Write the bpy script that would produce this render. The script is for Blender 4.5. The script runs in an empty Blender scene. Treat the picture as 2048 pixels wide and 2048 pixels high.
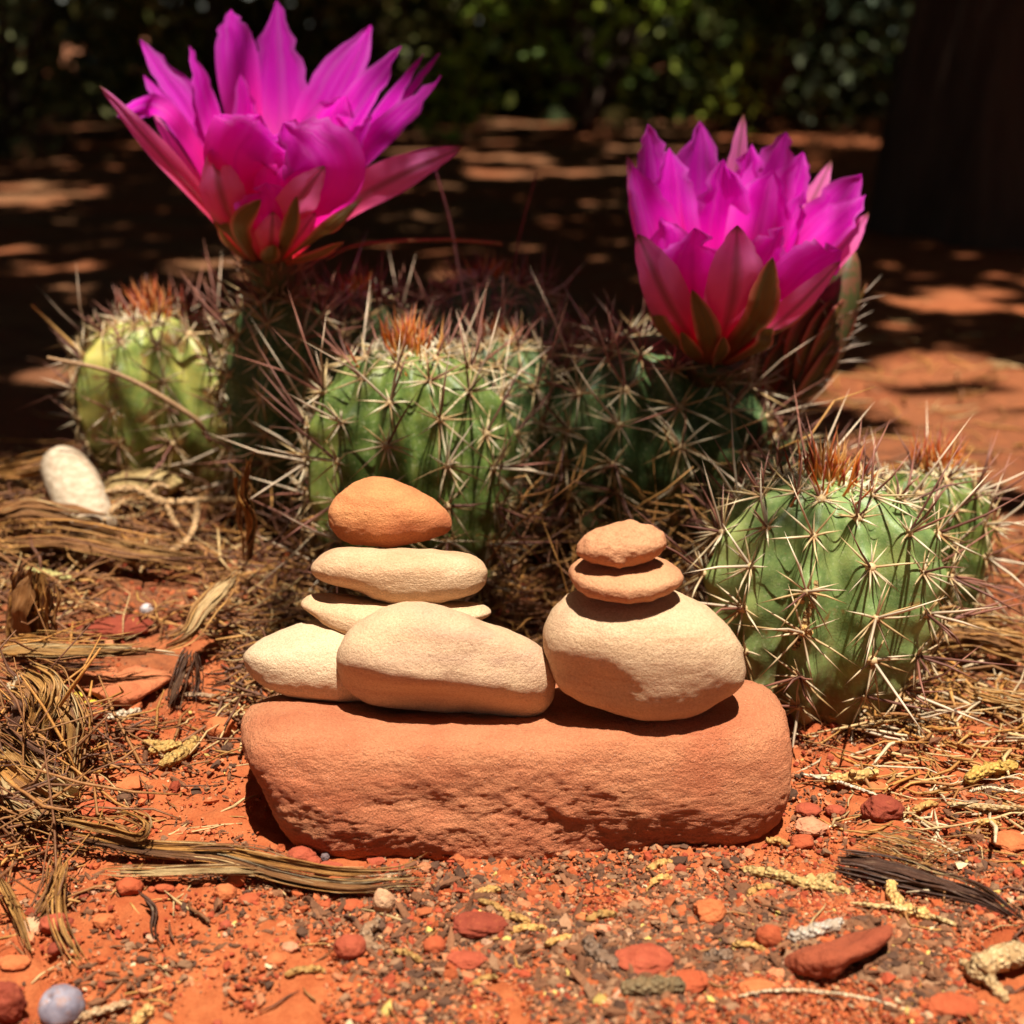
import bpy, bmesh, math
import numpy as np
from mathutils import Vector
from mathutils.bvhtree import BVHTree

# ------------------------------------------------------------------ basics
# All lengths in this script are centimetres; meshes are built in metres.
CM = 0.01
sc = bpy.context.scene
COL = sc.collection
H_CAM, PITCH, TANF = 20.8, math.radians(19.0), math.tan(math.radians(20.0))
FWD = np.array([0, math.cos(PITCH), -math.sin(PITCH)])
UP = np.array([0, math.sin(PITCH), math.cos(PITCH)])
RIGHT = np.array([1.0, 0, 0])
EYE = np.array([0, 0, H_CAM])
SUN = np.array([0.06, -0.235, 0.96]); SUN /= np.linalg.norm(SUN)


def ray(u, v):
    return FWD + RIGHT * ((u - 1024) / 1024 * TANF) - UP * ((v - 1024) / 1024 * TANF)


def P(u, v, y):
    d = ray(u, v)
    return EYE + d * (y / d[1])


def pxs(p):
    """centimetres per photo pixel at point p"""
    return TANF * float(np.dot(np.asarray(p) - EYE, FWD)) / 1024


# ------------------------------------------------------------------ noise
def _hash(ix, iy, iz, seed):
    n = (ix * 374761393 + iy * 668265263 + iz * 2147483647 + seed * 1274126177) & 0xFFFFFFFF
    n = ((n ^ (n >> 13)) * 1274126177) & 0xFFFFFFFF
    n = ((n ^ (n >> 16)) * 2246822519) & 0xFFFFFFFF
    return ((n ^ (n >> 15)) & 0xFFFF) / 65535.0


def vnoise(p, seed=0):
    p = np.asarray(p, float)
    i = np.floor(p).astype(np.int64)
    f = p - i
    f = f * f * f * (f * (f * 6 - 15) + 10)
    r = 0
    for dx in (0, 1):
        wx = f[..., 0] if dx else 1 - f[..., 0]
        for dy in (0, 1):
            wy = f[..., 1] if dy else 1 - f[..., 1]
            for dz in (0, 1):
                wz = f[..., 2] if dz else 1 - f[..., 2]
                r = r + wx * wy * wz * _hash(i[..., 0] + dx, i[..., 1] + dy, i[..., 2] + dz, seed)
    return r * 2 - 1


def fbm(p, octaves=4, seed=0, gain=0.5):
    p = np.asarray(p, float)
    r, a = 0, 1.0
    for o in range(octaves):
        r = r + a * vnoise(p * (2.03 ** o) + 17.3 * o, seed + o)
        a *= gain
    return r


def xy0(x, y):
    return np.stack([x, y, np.zeros_like(x)], -1)


SLAB_C = (0.3, 35.0)


def ground_h(x, y):
    x = np.asarray(x, float); y = np.asarray(y, float)
    q = xy0(x, y)
    z = 0.55 * fbm(q / 11.0, 3, 5) + 0.16 * fbm(q / 2.6, 3, 9)
    # soil humps gathered round the cactus clump and the litter at its left
    z = z + 2.2 * np.exp(-((x + 20) / 9) ** 2 - ((y - 55) / 11) ** 2)
    z = z + 1.0 * np.exp(-((x - 8) / 20) ** 2 - ((y - 58) / 9) ** 2)
    # the slab's bed
    d = np.maximum(np.abs(x - SLAB_C[0]) / 8.6, np.abs(y - SLAB_C[1]) / 4.2)
    w = np.clip((1.55 - d) / 0.55, 0, 1); w = w * w * (3 - 2 * w)
    z = z * (1 - w) + w * (0.02 + 0.06 * fbm(q / 1.3, 2, 77))
    far = np.clip((np.hypot(x, y - 40) - 80) / 200, 0, 1)
    z = z * (1 - far) + far * 3.0 * fbm(q / 90.0, 3, 33)
    return z


def G(u, v, h=0.0):
    """point h above the soil seen at photo pixel u, v"""
    z = h
    for _ in range(6):
        d = ray(u, v)
        t = (z - H_CAM) / min(d[2], -0.02)
        p = EYE + d * t
        z = float(ground_h(p[0], p[1])) + h
    return p


# ------------------------------------------------------------------ mesh helpers
def mk(name, V, F, mat, parent=None, origin=None, smooth=True, col=None, uvw=None):
    V = np.asarray(V, float)
    if origin is None:
        if parent is not None:
            origin = np.array(parent['_o'])
        else:
            lo, hi = V.min(0), V.max(0)
            origin = np.array([(lo[0] + hi[0]) / 2, (lo[1] + hi[1]) / 2, lo[2]])
    me = bpy.data.meshes.new(name)
    loc = (V - origin) * CM
    me.vertices.add(len(V)); me.vertices.foreach_set('co', loc.astype(np.float32).ravel())
    if not isinstance(F, list):
        F = [F]
    F = [np.asarray(f, np.int32) for f in F if len(f)]
    nl = sum(f.size for f in F); nf = sum(len(f) for f in F)
    me.loops.add(nl); me.polygons.add(nf)
    me.loops.foreach_set('vertex_index', np.concatenate([f.ravel() for f in F]))
    tot = np.concatenate([np.full(len(f), f.shape[1], np.int32) for f in F])
    st = np.concatenate([[0], np.cumsum(tot)[:-1]]).astype(np.int32)
    me.polygons.foreach_set('loop_start', st)
    me.polygons.foreach_set('loop_total', tot)
    me.polygons.foreach_set('use_smooth', np.full(nf, smooth, bool))
    me.update(calc_edges=True)
    if col is not None:
        col = np.asarray(col, float)
        a = me.attributes.new('col', 'FLOAT_COLOR', 'POINT')
        c4 = np.ones((len(V), 4), np.float32); c4[:, :3] = col
        a.data.foreach_set('color', c4.ravel())
    if uvw is not None:
        a = me.attributes.new('uvw', 'FLOAT_VECTOR', 'POINT')
        a.data.foreach_set('vector', np.asarray(uvw, np.float32).ravel())
    me.materials.append(mat)
    o = bpy.data.objects.new(name, me)
    COL.objects.link(o)
    if parent is None:
        o.location = origin * CM
    else:
        o.parent = parent
        o.location = (np.asarray(origin) - np.array(parent['_o'])) * CM
    if parent is None:
        o['_o'] = [float(t) for t in origin]
    else:
        o['_o'] = [float(t) for t in origin]
    return o


def empty(name, p):
    o = bpy.data.objects.new(name, None)
    o.empty_display_size = 0.01
    COL.objects.link(o)
    o.location = np.asarray(p) * CM
    o['_o'] = [float(t) for t in p]
    return o


def tag(o, label, cat, group=None, kind=None):
    if label: o['label'] = label
    if cat: o['category'] = cat
    if group: o['group'] = group
    if kind: o['kind'] = kind
    return o


_ico = {}


def ico(n):
    if n not in _ico:
        bm = bmesh.new()
        bmesh.ops.create_icosphere(bm, subdivisions=n, radius=1.0)
        bm.verts.ensure_lookup_table()
        V = np.array([v.co[:] for v in bm.verts]); F = np.array([[v.index for v in f.verts] for f in bm.faces])
        bm.free()
        V /= np.linalg.norm(V, axis=1)[:, None]
        _ico[n] = (V, F)
    return _ico[n]


class Bag:
    """gathers pieces of ONE part into one mesh"""
    def __init__(s):
        s.V, s.T, s.Q, s.C, s.n = [], [], [], [], 0
        s.U = []

    def add(s, V, T=None, Q=None, C=None, U=None):
        V = np.asarray(V, float)
        if T is not None and len(T): s.T.append(np.asarray(T) + s.n)
        if Q is not None and len(Q): s.Q.append(np.asarray(Q) + s.n)
        s.V.append(V)
        if C is not None:
            C = np.asarray(C, float)
            s.C.append(np.broadcast_to(C, (len(V), 3)) if C.ndim == 1 else C)
        if U is not None: s.U.append(U)
        s.n += len(V)

    def build(s, name, mat, parent=None, origin=None, smooth=True):
        F = []
        if s.T: F.append(np.concatenate(s.T))
        if s.Q: F.append(np.concatenate(s.Q))
        return mk(name, np.concatenate(s.V), F, mat, parent, origin, smooth,
                  np.concatenate(s.C) if s.C else None, np.concatenate(s.U) if s.U else None)


def nrm(v):
    v = np.asarray(v, float)
    return v / (np.linalg.norm(v, axis=-1, keepdims=True) + 1e-12)


def catmull(pts, n):
    pts = np.asarray(pts, float)
    if len(pts) == 2:
        t = np.linspace(0, 1, n)[:, None]
        return pts[0] * (1 - t) + pts[1] * t
    p = np.vstack([2 * pts[0] - pts[1], pts, 2 * pts[-1] - pts[-2]])
    m = len(pts) - 1
    out = []
    for s in np.linspace(0, m, n):
        i = min(int(s), m - 1); t = s - i
        a, b, c, d = p[i], p[i + 1], p[i + 2], p[i + 3]
        out.append(0.5 * ((2 * b) + (-a + c) * t + (2 * a - 5 * b + 4 * c - d) * t * t + (-a + 3 * b - 3 * c + d) * t ** 3))
    return np.array(out)


def frames(path, ref=(0, -0.45, 1.0)):
    T = nrm(np.gradient(path, axis=0))
    S = nrm(np.cross(T, np.broadcast_to(np.asarray(ref, float), T.shape)))
    N = np.cross(S, T)
    return T, S, N


def tube(bag, path, rad, k=6, col=None, ref=(0.3, -0.45, 1.0)):
    path = np.asarray(path, float); m = len(path)
    rad = np.broadcast_to(np.asarray(rad, float), (m,)) if np.ndim(rad) < 2 else rad
    T, S, N = frames(path, ref)
    a = np.arange(k) * 2 * math.pi / k
    r = rad[:, None] if rad.ndim == 1 else rad
    V = path[:, None, :] + r[..., None] * (np.cos(a)[None, :, None] * S[:, None, :] + np.sin(a)[None, :, None] * N[:, None, :])
    V = V.reshape(-1, 3)
    i = np.arange(m - 1)[:, None] * k; j = np.arange(k)[None, :]; j2 = (j + 1) % k
    Q = np.stack([i + j, i + j2, i + k + j2, i + k + j], -1).reshape(-1, 4)
    n = len(V)
    V = np.vstack([V, path[0], path[-1]])
    jj = np.arange(k); jj2 = (jj + 1) % k
    Tt = np.vstack([np.stack([np.full(k, n), jj2, jj], -1), np.stack([np.full(k, n + 1), (m - 1) * k + jj, (m - 1) * k + jj2], -1)])
    C = None
    if col is not None:
        col = np.asarray(col, float)
        C = np.vstack([np.repeat(col, k, axis=0), col[0], col[-1]]) if col.ndim == 2 else col
    bag.add(V, Tt, Q, C)


# ------------------------------------------------------------------ materials
class M:
    def __init__(s, name):
        s.m = bpy.data.materials.new(name); s.m.use_nodes = True
        s.t = s.m.node_tree; s.t.nodes.clear()
        s.out = s.t.nodes.new('ShaderNodeOutputMaterial')

    def n(s, typ, **kw):
        nd = s.t.nodes.new('ShaderNode' + typ)
        for k, v in kw.items():
            if k in nd.inputs: pass
            setattr(nd, k, v)
        return nd

    def put(s, sock, val):
        if hasattr(val, 'is_linked') or isinstance(val, bpy.types.NodeSocket):
            s.t.links.new(val, sock)
        else:
            if isinstance(val, (tuple, list)) and len(val) == 3 and sock.type == 'RGBA': val = (*val, 1)
            sock.default_value = val

    def coord(s, scale=(100, 100, 100), rot=(0, 0, 0)):
        tc = s.n('TexCoord'); mp = s.n('Mapping')
        s.put(mp.inputs['Vector'], tc.outputs['Object'])
        mp.inputs['Scale'].default_value = scale
        mp.inputs['Rotation'].default_value = rot
        return mp.outputs[0]

    def noise(s, vec, scale, detail=3, rough=0.55):
        nd = s.n('TexNoise'); s.put(nd.inputs['Vector'], vec)
        nd.inputs['Scale'].default_value = scale; nd.inputs['Detail'].default_value = detail
        nd.inputs['Roughness'].default_value = rough
        return nd.outputs['Fac']

    def voro(s, vec, scale, feature='F1'):
        nd = s.n('TexVoronoi', feature=feature); s.put(nd.inputs['Vector'], vec)
        nd.inputs['Scale'].default_value = scale
        return nd

    def rng(s, val, a, b, c=0.0, d=1.0):
        nd = s.n('MapRange'); s.put(nd.inputs[0], val)
        for i, x in zip((1, 2, 3, 4), (a, b, c, d)): nd.inputs[i].default_value = x
        return nd.outputs[0]

    def mix(s, fac, a, b, mode='MIX'):
        nd = s.n('Mix', data_type='RGBA', blend_type=mode)
        s.put(nd.inputs[0], fac); s.put(nd.inputs[6], a); s.put(nd.inputs[7], b)
        return nd.outputs[2]

    def math(s, op, a, b=0.0):
        nd = s.n('Math', operation=op); s.put(nd.inputs[0], a); s.put(nd.inputs[1], b)
        return nd.outputs[0]

    def attr(s, name):
        return s.n('Attribute', attribute_name=name)

    def bump(s, height, dist, strength=1.0, normal=None):
        nd = s.n('Bump'); s.put(nd.inputs['Height'], height)
        nd.inputs['Distance'].default_value = dist * CM; nd.inputs['Strength'].default_value = strength
        if normal is not None: s.put(nd.inputs['Normal'], normal)
        return nd.outputs[0]

    def bsdf(s, color, rough=0.8, spec=0.3, normal=None, transl=0.0, tcol=None, sss=0.0):
        b = s.n('BsdfPrincipled')
        s.put(b.inputs['Base Color'], color); s.put(b.inputs['Roughness'], rough)
        s.put(b.inputs['Specular IOR Level'], spec)
        if normal is not None: s.put(b.inputs['Normal'], normal)
        if sss:
            b.inputs['Subsurface Weight'].default_value = sss
            b.inputs['Subsurface Radius'].default_value = (0.6 * CM, 0.9 * CM, 0.3 * CM)
            b.inputs['Subsurface Scale'].default_value = 0.3
        o = b.outputs[0]
        if transl:
            tr = s.n('BsdfTranslucent'); s.put(tr.inputs[0], tcol if tcol is not None else color)
            mx = s.n('MixShader'); mx.inputs[0].default_value = transl
            s.put(mx.inputs[1], o); s.put(mx.inputs[2], tr.outputs[0]); o = mx.outputs[0]
        s.t.links.new(o, s.out.inputs[0])
        return s.m


def stone_mat(name, c1, c2, c3, band_rot=(0.1, 0.15, 0), band=2.2, bump=1.0, glint=False, patch=0.5, rough=0.82):
    m = M(name)
    v = m.coord()
    bands = m.noise(m.coord((12, 12, 100), band_rot), band, 4, 0.6)
    big = m.noise(v, patch, 3)
    fineb = m.noise(m.coord((10, 10, 100), (band_rot[0] * 1.5, band_rot[1] * 1.5, 0.3)), band * 3.2, 3, 0.5)
    c = m.mix(m.rng(bands, 0.36, 0.64), c1, c2)
    c = m.mix(m.rng(fineb, 0.5, 0.66, 0.0, 0.4), c, m.mix(1.0, c, (0.80, 0.68, 0.62), 'MULTIPLY'))
    dust = m.noise(v, 1.3, 5, 0.7)
    c = m.mix(m.rng(dust, 0.60, 0.76, 0.0, 0.3), c, (0.46, 0.20, 0.09))
    c = m.mix(m.rng(big, 0.45, 0.7), c, c3)
    grain = m.noise(v, 17, 3, 0.75)
    c = m.mix(m.rng(grain, 0.40, 0.68, 0.0, 0.7), c, m.mix(1.0, c, (0.62, 0.55, 0.5), 'MULTIPLY'))
    # dark mineral specks
    vo = m.voro(v, 11)
    c = m.mix(m.rng(vo.outputs['Distance'], 0.05, 0.12, 0.55, 0.0), c, (0.16, 0.09, 0.05))
    n1 = m.noise(m.coord((100, 100, 170)), 5.5, 4, 0.65)
    n2 = m.noise(v, 20, 3, 0.7)
    hgt = m.math('ADD', m.math('MULTIPLY', n1, 0.9), m.math('MULTIPLY', n2, 0.9))
    hgt = m.math('ADD', hgt, m.math('MULTIPLY', bands, 0.5))
    nr = m.bump(hgt, 0.05 * bump, 0.9)
    r = rough
    if glint:
        vg = m.voro(v, 24)
        sp = m.n('SeparateColor'); m.put(sp.inputs[0], vg.outputs['Color'])
        sel = m.math('GREATER_THAN', sp.outputs[0], 0.95)
        near = m.math('LESS_THAN', vg.outputs['Distance'], 0.25)
        g = m.math('MULTIPLY', sel, near)
        r = m.rng(g, 0, 1, rough, 0.22)
        c = m.mix(m.math('MULTIPLY', g, 0.6), c, (0.70, 0.50, 0.40))
    return m.bsdf(c, r, 0.35, nr)
SHADE_T = -0.58
# ------------------------------------------------------------------ camera, sun, sky
cam = bpy.data.cameras.new('camera'); co = bpy.data.objects.new('camera', cam); COL.objects.link(co)
co.location = EYE * CM; co.rotation_euler = (math.pi / 2 - PITCH, 0, 0)
cam.sensor_width = 36; cam.lens = 18 / TANF
cam.clip_start = 0.01; cam.clip_end = 500
cam.dof.use_dof = True; cam.dof.focus_distance = 0.395; cam.dof.aperture_fstop = 11.8
sc.camera = co
sl = bpy.data.lights.new('sun', 'SUN'); so = bpy.data.objects.new('sun', sl); COL.objects.link(so)
sl.energy = 5.0; sl.angle = math.radians(0.5); sl.color = (1.0, 0.93, 0.82)
so.rotation_euler = Vector(SUN).to_track_quat('Z', 'Y').to_euler(); so.location = (0, 0, 3)
w = bpy.data.worlds.new('World'); sc.world = w; w.use_nodes = True
wt = w.node_tree; bg = wt.nodes['Background']
sk = wt.nodes.new('ShaderNodeTexSky'); sk.sky_type = 'NISHITA'; sk.sun_disc = False
sk.sun_elevation = math.asin(SUN[2]); sk.sun_rotation = math.atan2(SUN[0], SUN[1])
wt.links.new(sk.outputs[0], bg.inputs[0]); bg.inputs[1].default_value = 0.05
vs = sc.view_settings; vs.view_transform = 'Standard'; vs.look = 'None'; vs.gamma = 1; vs.exposure = 0.93
sc.display_settings.display_device = 'sRGB'
cy = sc.cycles
cy.use_denoising = True; cy.denoiser = 'OPENIMAGEDENOISE'
cy.use_adaptive_sampling = True; cy.adaptive_threshold = 0.01
cy.max_bounces = 8; cy.diffuse_bounces = 4; cy.transmission_bounces = 4; cy.glossy_bounces = 3
cy.sample_clamp_indirect = 6

# ------------------------------------------------------------------ ground
def axis(a, b, step, lo, hi, grow=1.14):
    mid = list(np.arange(a, b + 1e-6, step))
    l, s = [a], step
    while l[-1] > lo: s = min(s * grow, 400); l.append(l[-1] - s)
    r, s = [b], step
    while r[-1] < hi: s = min(s * grow, 400); r.append(r[-1] + s)
    return np.array(l[:0:-1] + mid + r[1:])


xs = axis(-19, 19, 0.085, -6000, 6000)
ys = axis(23, 50, 0.08, -6000, 6000)
X, Y = np.meshgrid(xs, ys)
Z = ground_h(X, Y)
fine = np.clip((80 - np.hypot(X, Y - 36)) / 40, 0, 1)
q3 = xy0(X, Y)
clod = fbm(q3 / 0.9, 3, 41)
Z = Z + fine * (0.10 * clod + 0.055 * fbm(q3 / 0.28, 2, 43) - 0.10 * np.exp(-(fbm(q3 / 2.1, 3, 47) / 0.05) ** 2) * (fbm(q3 / 6, 2, 48) > 0.05))
nx_, ny_ = len(xs), len(ys)
ii = np.arange(ny_ - 1)[:, None] * nx_ + np.arange(nx_ - 1)[None, :]
Fg = np.stack([ii, ii + 1, ii + nx_ + 1, ii + nx_], -1).reshape(-1, 4)

m = M('red_soil'); v = m.coord()
a1 = m.noise(v, 0.22, 4); a2 = m.noise(v, 1.6, 4, 0.65); a3 = m.noise(v, 12, 3, 0.7)
c = m.mix(m.rng(a2, 0.35, 0.65), (0.37, 0.092, 0.029), (0.46, 0.140, 0.048))
c = m.mix(m.rng(a1, 0.5, 0.68, 0, 0.8), c, (0.30, 0.056, 0.018))
c = m.mix(m.rng(a3, 0.35, 0.65, 0.3, 0), c, (0.20, 0.035, 0.012))
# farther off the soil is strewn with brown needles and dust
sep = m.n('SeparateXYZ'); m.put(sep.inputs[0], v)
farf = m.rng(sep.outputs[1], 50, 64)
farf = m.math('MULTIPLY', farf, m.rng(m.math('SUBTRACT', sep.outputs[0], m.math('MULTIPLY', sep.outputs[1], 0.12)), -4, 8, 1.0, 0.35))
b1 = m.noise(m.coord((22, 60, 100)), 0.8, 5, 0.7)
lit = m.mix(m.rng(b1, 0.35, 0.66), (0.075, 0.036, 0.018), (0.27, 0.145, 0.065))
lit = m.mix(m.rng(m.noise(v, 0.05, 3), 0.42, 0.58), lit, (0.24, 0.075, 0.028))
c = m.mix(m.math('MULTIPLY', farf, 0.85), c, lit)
# dark leaf mould round the cacti and left; behind them its brown stands for shade
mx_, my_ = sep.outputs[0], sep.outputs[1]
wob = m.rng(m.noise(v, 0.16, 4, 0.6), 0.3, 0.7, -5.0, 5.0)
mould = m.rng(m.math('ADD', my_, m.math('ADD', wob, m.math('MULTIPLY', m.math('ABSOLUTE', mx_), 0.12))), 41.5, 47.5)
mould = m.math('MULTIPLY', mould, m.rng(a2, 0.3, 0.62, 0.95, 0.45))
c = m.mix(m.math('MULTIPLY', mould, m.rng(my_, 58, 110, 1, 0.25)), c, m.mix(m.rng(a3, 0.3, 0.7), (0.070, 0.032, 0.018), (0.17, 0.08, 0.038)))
hh = m.math('ADD', m.math('MULTIPLY', a2, 0.6), m.math('ADD', m.math('MULTIPLY', a3, 0.35), m.math('MULTIPLY', m.noise(v, 30, 2, 0.7), 0.18)))
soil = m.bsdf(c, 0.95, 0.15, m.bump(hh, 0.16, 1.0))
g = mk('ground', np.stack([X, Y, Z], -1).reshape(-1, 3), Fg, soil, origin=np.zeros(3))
tag(g, 'bare rust-red desert soil with crumbs, cracks and brown litter', 'ground', kind='structure')

# ------------------------------------------------------------------ stones
def c5(l): return [(450 + x * 0.59524, 900 + y * 0.59541) for x, y in l]


def polar(poly, c, n=360):
    """distance from c to the outline in n directions"""
    poly = np.asarray(poly, float) - c
    a, b = poly, np.roll(poly, -1, 0)
    th = np.arange(n) * 2 * math.pi / n
    out = np.zeros(n)
    for i, t in enumerate(th):
        d = np.array([math.cos(t), math.sin(t)])
        e = b - a
        den = d[0] * e[:, 1] - d[1] * e[:, 0]
        den = np.where(np.abs(den) < 1e-9, 1e-9, den)
        s = (a[:, 0] * e[:, 1] - a[:, 1] * e[:, 0]) / den
        k = (a[:, 0] * d[1] - a[:, 1] * d[0]) / den
        ok = (s > 0) & (k >= -1e-6) & (k <= 1 + 1e-6)
        out[i] = s[ok].max() if ok.any() else 0
    return smooth_ring(out, 4)


def smooth_ring(a, k):
    n = len(a); w = np.hanning(2 * k + 1 + 2)[1:-1]; w /= w.sum()
    return sum(wi * np.roll(a, i - k) for i, wi in enumerate(w))


def stone(name, outline, y, depth, mat, p=2.2, sub=6, seed=0, on=None, rough=((0.05, 1.1), (0.02, 3.5)), yaw=0.0, slope=0.0, zscale=0.62, post=None, shear=0.0):
    """a rounded stone with half-depth `depth` near distance y whose front outline is `outline`;
    with on=[...] it is pushed back or forth until it rests on those stones"""
    outline = np.asarray(outline)
    c = (outline.max(0) + outline.min(0)) / 2

    def form(y, sub):
        C = P(c[0], c[1], y); s = pxs(C)
        ext = (outline.max(0) - outline.min(0)) / 2 * s
        view = nrm(C - EYE); e1 = nrm(np.cross(view, [0, 0, 1])); e2 = np.cross(e1, view)

        def plane(uv):
            d = ray(uv[0], uv[1]); t = np.dot(C - EYE, view) / np.dot(d, view)
            o = EYE + d * t - C
            return [np.dot(o, e1), np.dot(o, e2)]
        poly = np.array([plane(q) for q in outline])
        D, F = ico(sub)
        r = (np.abs(D) ** p).sum(1) ** (-1 / p)
        sa = min(0.95, -view[2]); ca = math.sqrt(1 - sa * sa)
        cz2 = (ext[1] ** 2 - (depth * sa) ** 2) / ca ** 2
        cz = math.sqrt(max(cz2, (zscale * ext[1]) ** 2))
        O = D * r[:, None] * np.array([ext[0], depth, cz])
        O[:, 2] += slope * O[:, 1]
        O[:, 1] += shear * O[:, 2]
        cy_, sy_ = math.cos(yaw), math.sin(yaw)
        O = np.stack([O[:, 0] * cy_ - O[:, 1] * sy_, O[:, 0] * sy_ + O[:, 1] * cy_, O[:, 2]], -1)
        a, b = O @ e1, O @ e2
        Dc = np.linalg.norm(C - EYE); pf = Dc / (Dc + O @ view)     # how large each point looks from the front
        n = 360
        th = np.mod(np.arctan2(b, a), 2 * math.pi); rho = np.hypot(a, b) * pf
        bins = (th / (2 * math.pi) * n).astype(int) % n
        R = np.zeros(n); np.maximum.at(R, bins, rho)
        w = 2 if sub > 4 else 9
        R = np.max([np.roll(R, k) for k in range(-w, w + 1)], 0); R = smooth_ring(R, w + 2)
        k = polar(poly, np.zeros(2), n) / R
        x = th / (2 * math.pi) * n; i0 = np.floor(x).astype(int) % n; f = x - np.floor(x)
        kk = k[i0] * (1 - f) + k[(i0 + 1) % n] * f
        Rr = R[i0] * (1 - f) + R[(i0 + 1) % n] * f
        wgt = np.clip(rho / Rr, 0, 1); wgt = wgt * wgt * (3 - 2 * wgt)
        sck = k.mean() * (1 - wgt) + kk * wgt
        O = O + np.outer((sck - 1) * a, e1) + np.outer((sck - 1) * b, e2)
        V = C + O
        N = nrm(O / np.array([ext[0], depth, cz]) ** 1.2)
        if post is not None: V = post(V, N)
        for amp, fr in rough:
            V = V + N * (amp * fbm(V * fr, 3, seed))[:, None]
        return V, F, N

    if on:
        trees = [BVHTree.FromPolygons(_bvdata[o.name][0], _bvdata[o.name][1]) for o in on]

        def gap(y):
            V, F, N = form(y, 4)
            g = 9.0
            for q in V[N[:, 2] < -0.1]:
                for t in trees:
                    h = t.ray_cast(Vector((q[0], q[1], q[2] + 3.0)), Vector((0, 0, -1)))
                    if h[0] is not None: g = min(g, h[3] - 3.0)
            return g
        lo, hi = y - 2.6, y + 2.6       # nearer the eye = higher above its support
        for _ in range(9):
            mid = (lo + hi) / 2
            if gap(mid) > -0.10: lo = mid
            else: hi = mid
        print('settle', name, y, '->', round((lo + hi) / 2, 2), 'gap', round(gap((lo + hi) / 2), 3))
        y = (lo + hi) / 2
    V4, F4, _ = form(y, 5)
    V, F, N = form(y, sub)
    o = mk(name, V, F, mat)
    _bvdata[o.name] = ([tuple(q) for q in V4], [tuple(int(z) for z in q) for q in F4])
    return o


_bvdata = {}
SAND = dict()
red_slab = stone_mat('red_sandstone', (0.60, 0.195, 0.084), (0.66, 0.27, 0.125), (0.52, 0.145, 0.060), bump=2.8, glint=True, band=0.8, patch=0.35)
cream = stone_mat('cream_sandstone', (0.64, 0.46, 0.285), (0.66, 0.48, 0.30), (0.58, 0.40, 0.24), band=1.2)
tan = stone_mat('tan_sandstone', (0.62, 0.415, 0.235), (0.66, 0.46, 0.28), (0.54, 0.34, 0.205), band=1.6)
peach = stone_mat('peach_banded_sandstone', (0.64, 0.415, 0.235), (0.56, 0.34, 0.185), (0.68, 0.47, 0.285), band=1.5)
mauve = stone_mat('mauve_banded_sandstone', (0.61, 0.41, 0.24), (0.50, 0.305, 0.20), (0.63, 0.44, 0.255), band=1.0, band_rot=(0.2, 0.12, 0))
orange = stone_mat('orange_sandstone', (0.60, 0.21, 0.075), (0.64, 0.27, 0.10), (0.50, 0.15, 0.055), band=1.6, band_rot=(0.2, -0.25, 0))
salmon = stone_mat('salmon_sandstone', (0.57, 0.27, 0.13), (0.52, 0.22, 0.105), (0.60, 0.32, 0.16), band=1.6)

slab_o = c5([(45, 960), (50, 910), (68, 868), (110, 838), (200, 812), (400, 790), (700, 775), (1000, 768), (1300, 762), (1600, 758), (1740, 760), (1820, 782), (1868, 828), (1890, 900),
             (1897, 1000), (1897, 1150), (1890, 1220), (1860, 1268), (1800, 1310), (1700, 1338), (1500, 1365), (1200, 1396), (950, 1413), (800, 1414), (650, 1404),
             (500, 1390), (350, 1372), (280, 1352), (220, 1318), (180, 1268), (150, 1200), (120, 1130), (90, 1075), (60, 1015)])


def slab_post(V, N):
    front = np.clip(-N[:, 1] * 1.6 - 0.35, 0, 1) * np.clip(1.3 - np.abs(N[:, 2]), 0, 1)
    q = V * np.array([0.38, 0.38, 0.48]); q[:, 0] += 0.8 * q[:, 2]
    pit = np.clip(fbm(q, 3, 91) - 0.05, 0, 1)
    lump = fbm(V * 1.1, 4, 93, 0.6)
    return V - N * (front * (0.17 * pit - 0.03 * lump - 0.024 * fbm(V * 4.5, 3, 97, 0.7)))[:, None]


slab = stone('sandstone_slab', slab_o, 35.0, 3.1, red_slab, p=5.5, sub=7, seed=3, rough=((0.08, 0.5), (0.022, 2.2), (0.020, 7.0), (0.014, 13.0)), yaw=0.05, post=slab_post, zscale=0.5, shear=0.2)
tag(slab, 'big red sandstone slab lying on the soil under all the stacked stones', 'rock')

L1 = c5([(55, 700), (65, 670), (100, 640), (160, 605), (240, 572), (330, 556), (450, 560), (600, 590), (720, 640), (760, 720), (720, 800), (560, 845), (420, 850), (290, 848), (200, 835), (130, 805), (80, 760)])
L2 = c5([(236, 505), (244, 480), (275, 466), (330, 468), (420, 484), (560, 496), (705, 498), (850, 512), (893, 530), (898, 552), (860, 575), (760, 592), (620, 612), (500, 627), (420, 628), (385, 622), (350, 602), (322, 580), (300, 556), (270, 540), (245, 524)])
L3 = c5([(282, 400), (287, 370), (305, 340), (345, 322), (410, 320), (480, 326), (560, 330), (700, 332), (800, 337), (850, 350), (872, 375), (880, 410), (870, 455), (845, 485), (800, 505), (730, 520), (640, 522), (560, 518), (500, 505), (450, 483), (400, 467), (340, 450), (300, 430)])
L4 = c5([(342, 215), (347, 190), (375, 150), (430, 108), (490, 92), (560, 98), (640, 130), (700, 165), (740, 200), (762, 235), (762, 262), (740, 285), (690, 305), (630, 318), (560, 330), (480, 332), (420, 320), (380, 300), (350, 260)])
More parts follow.
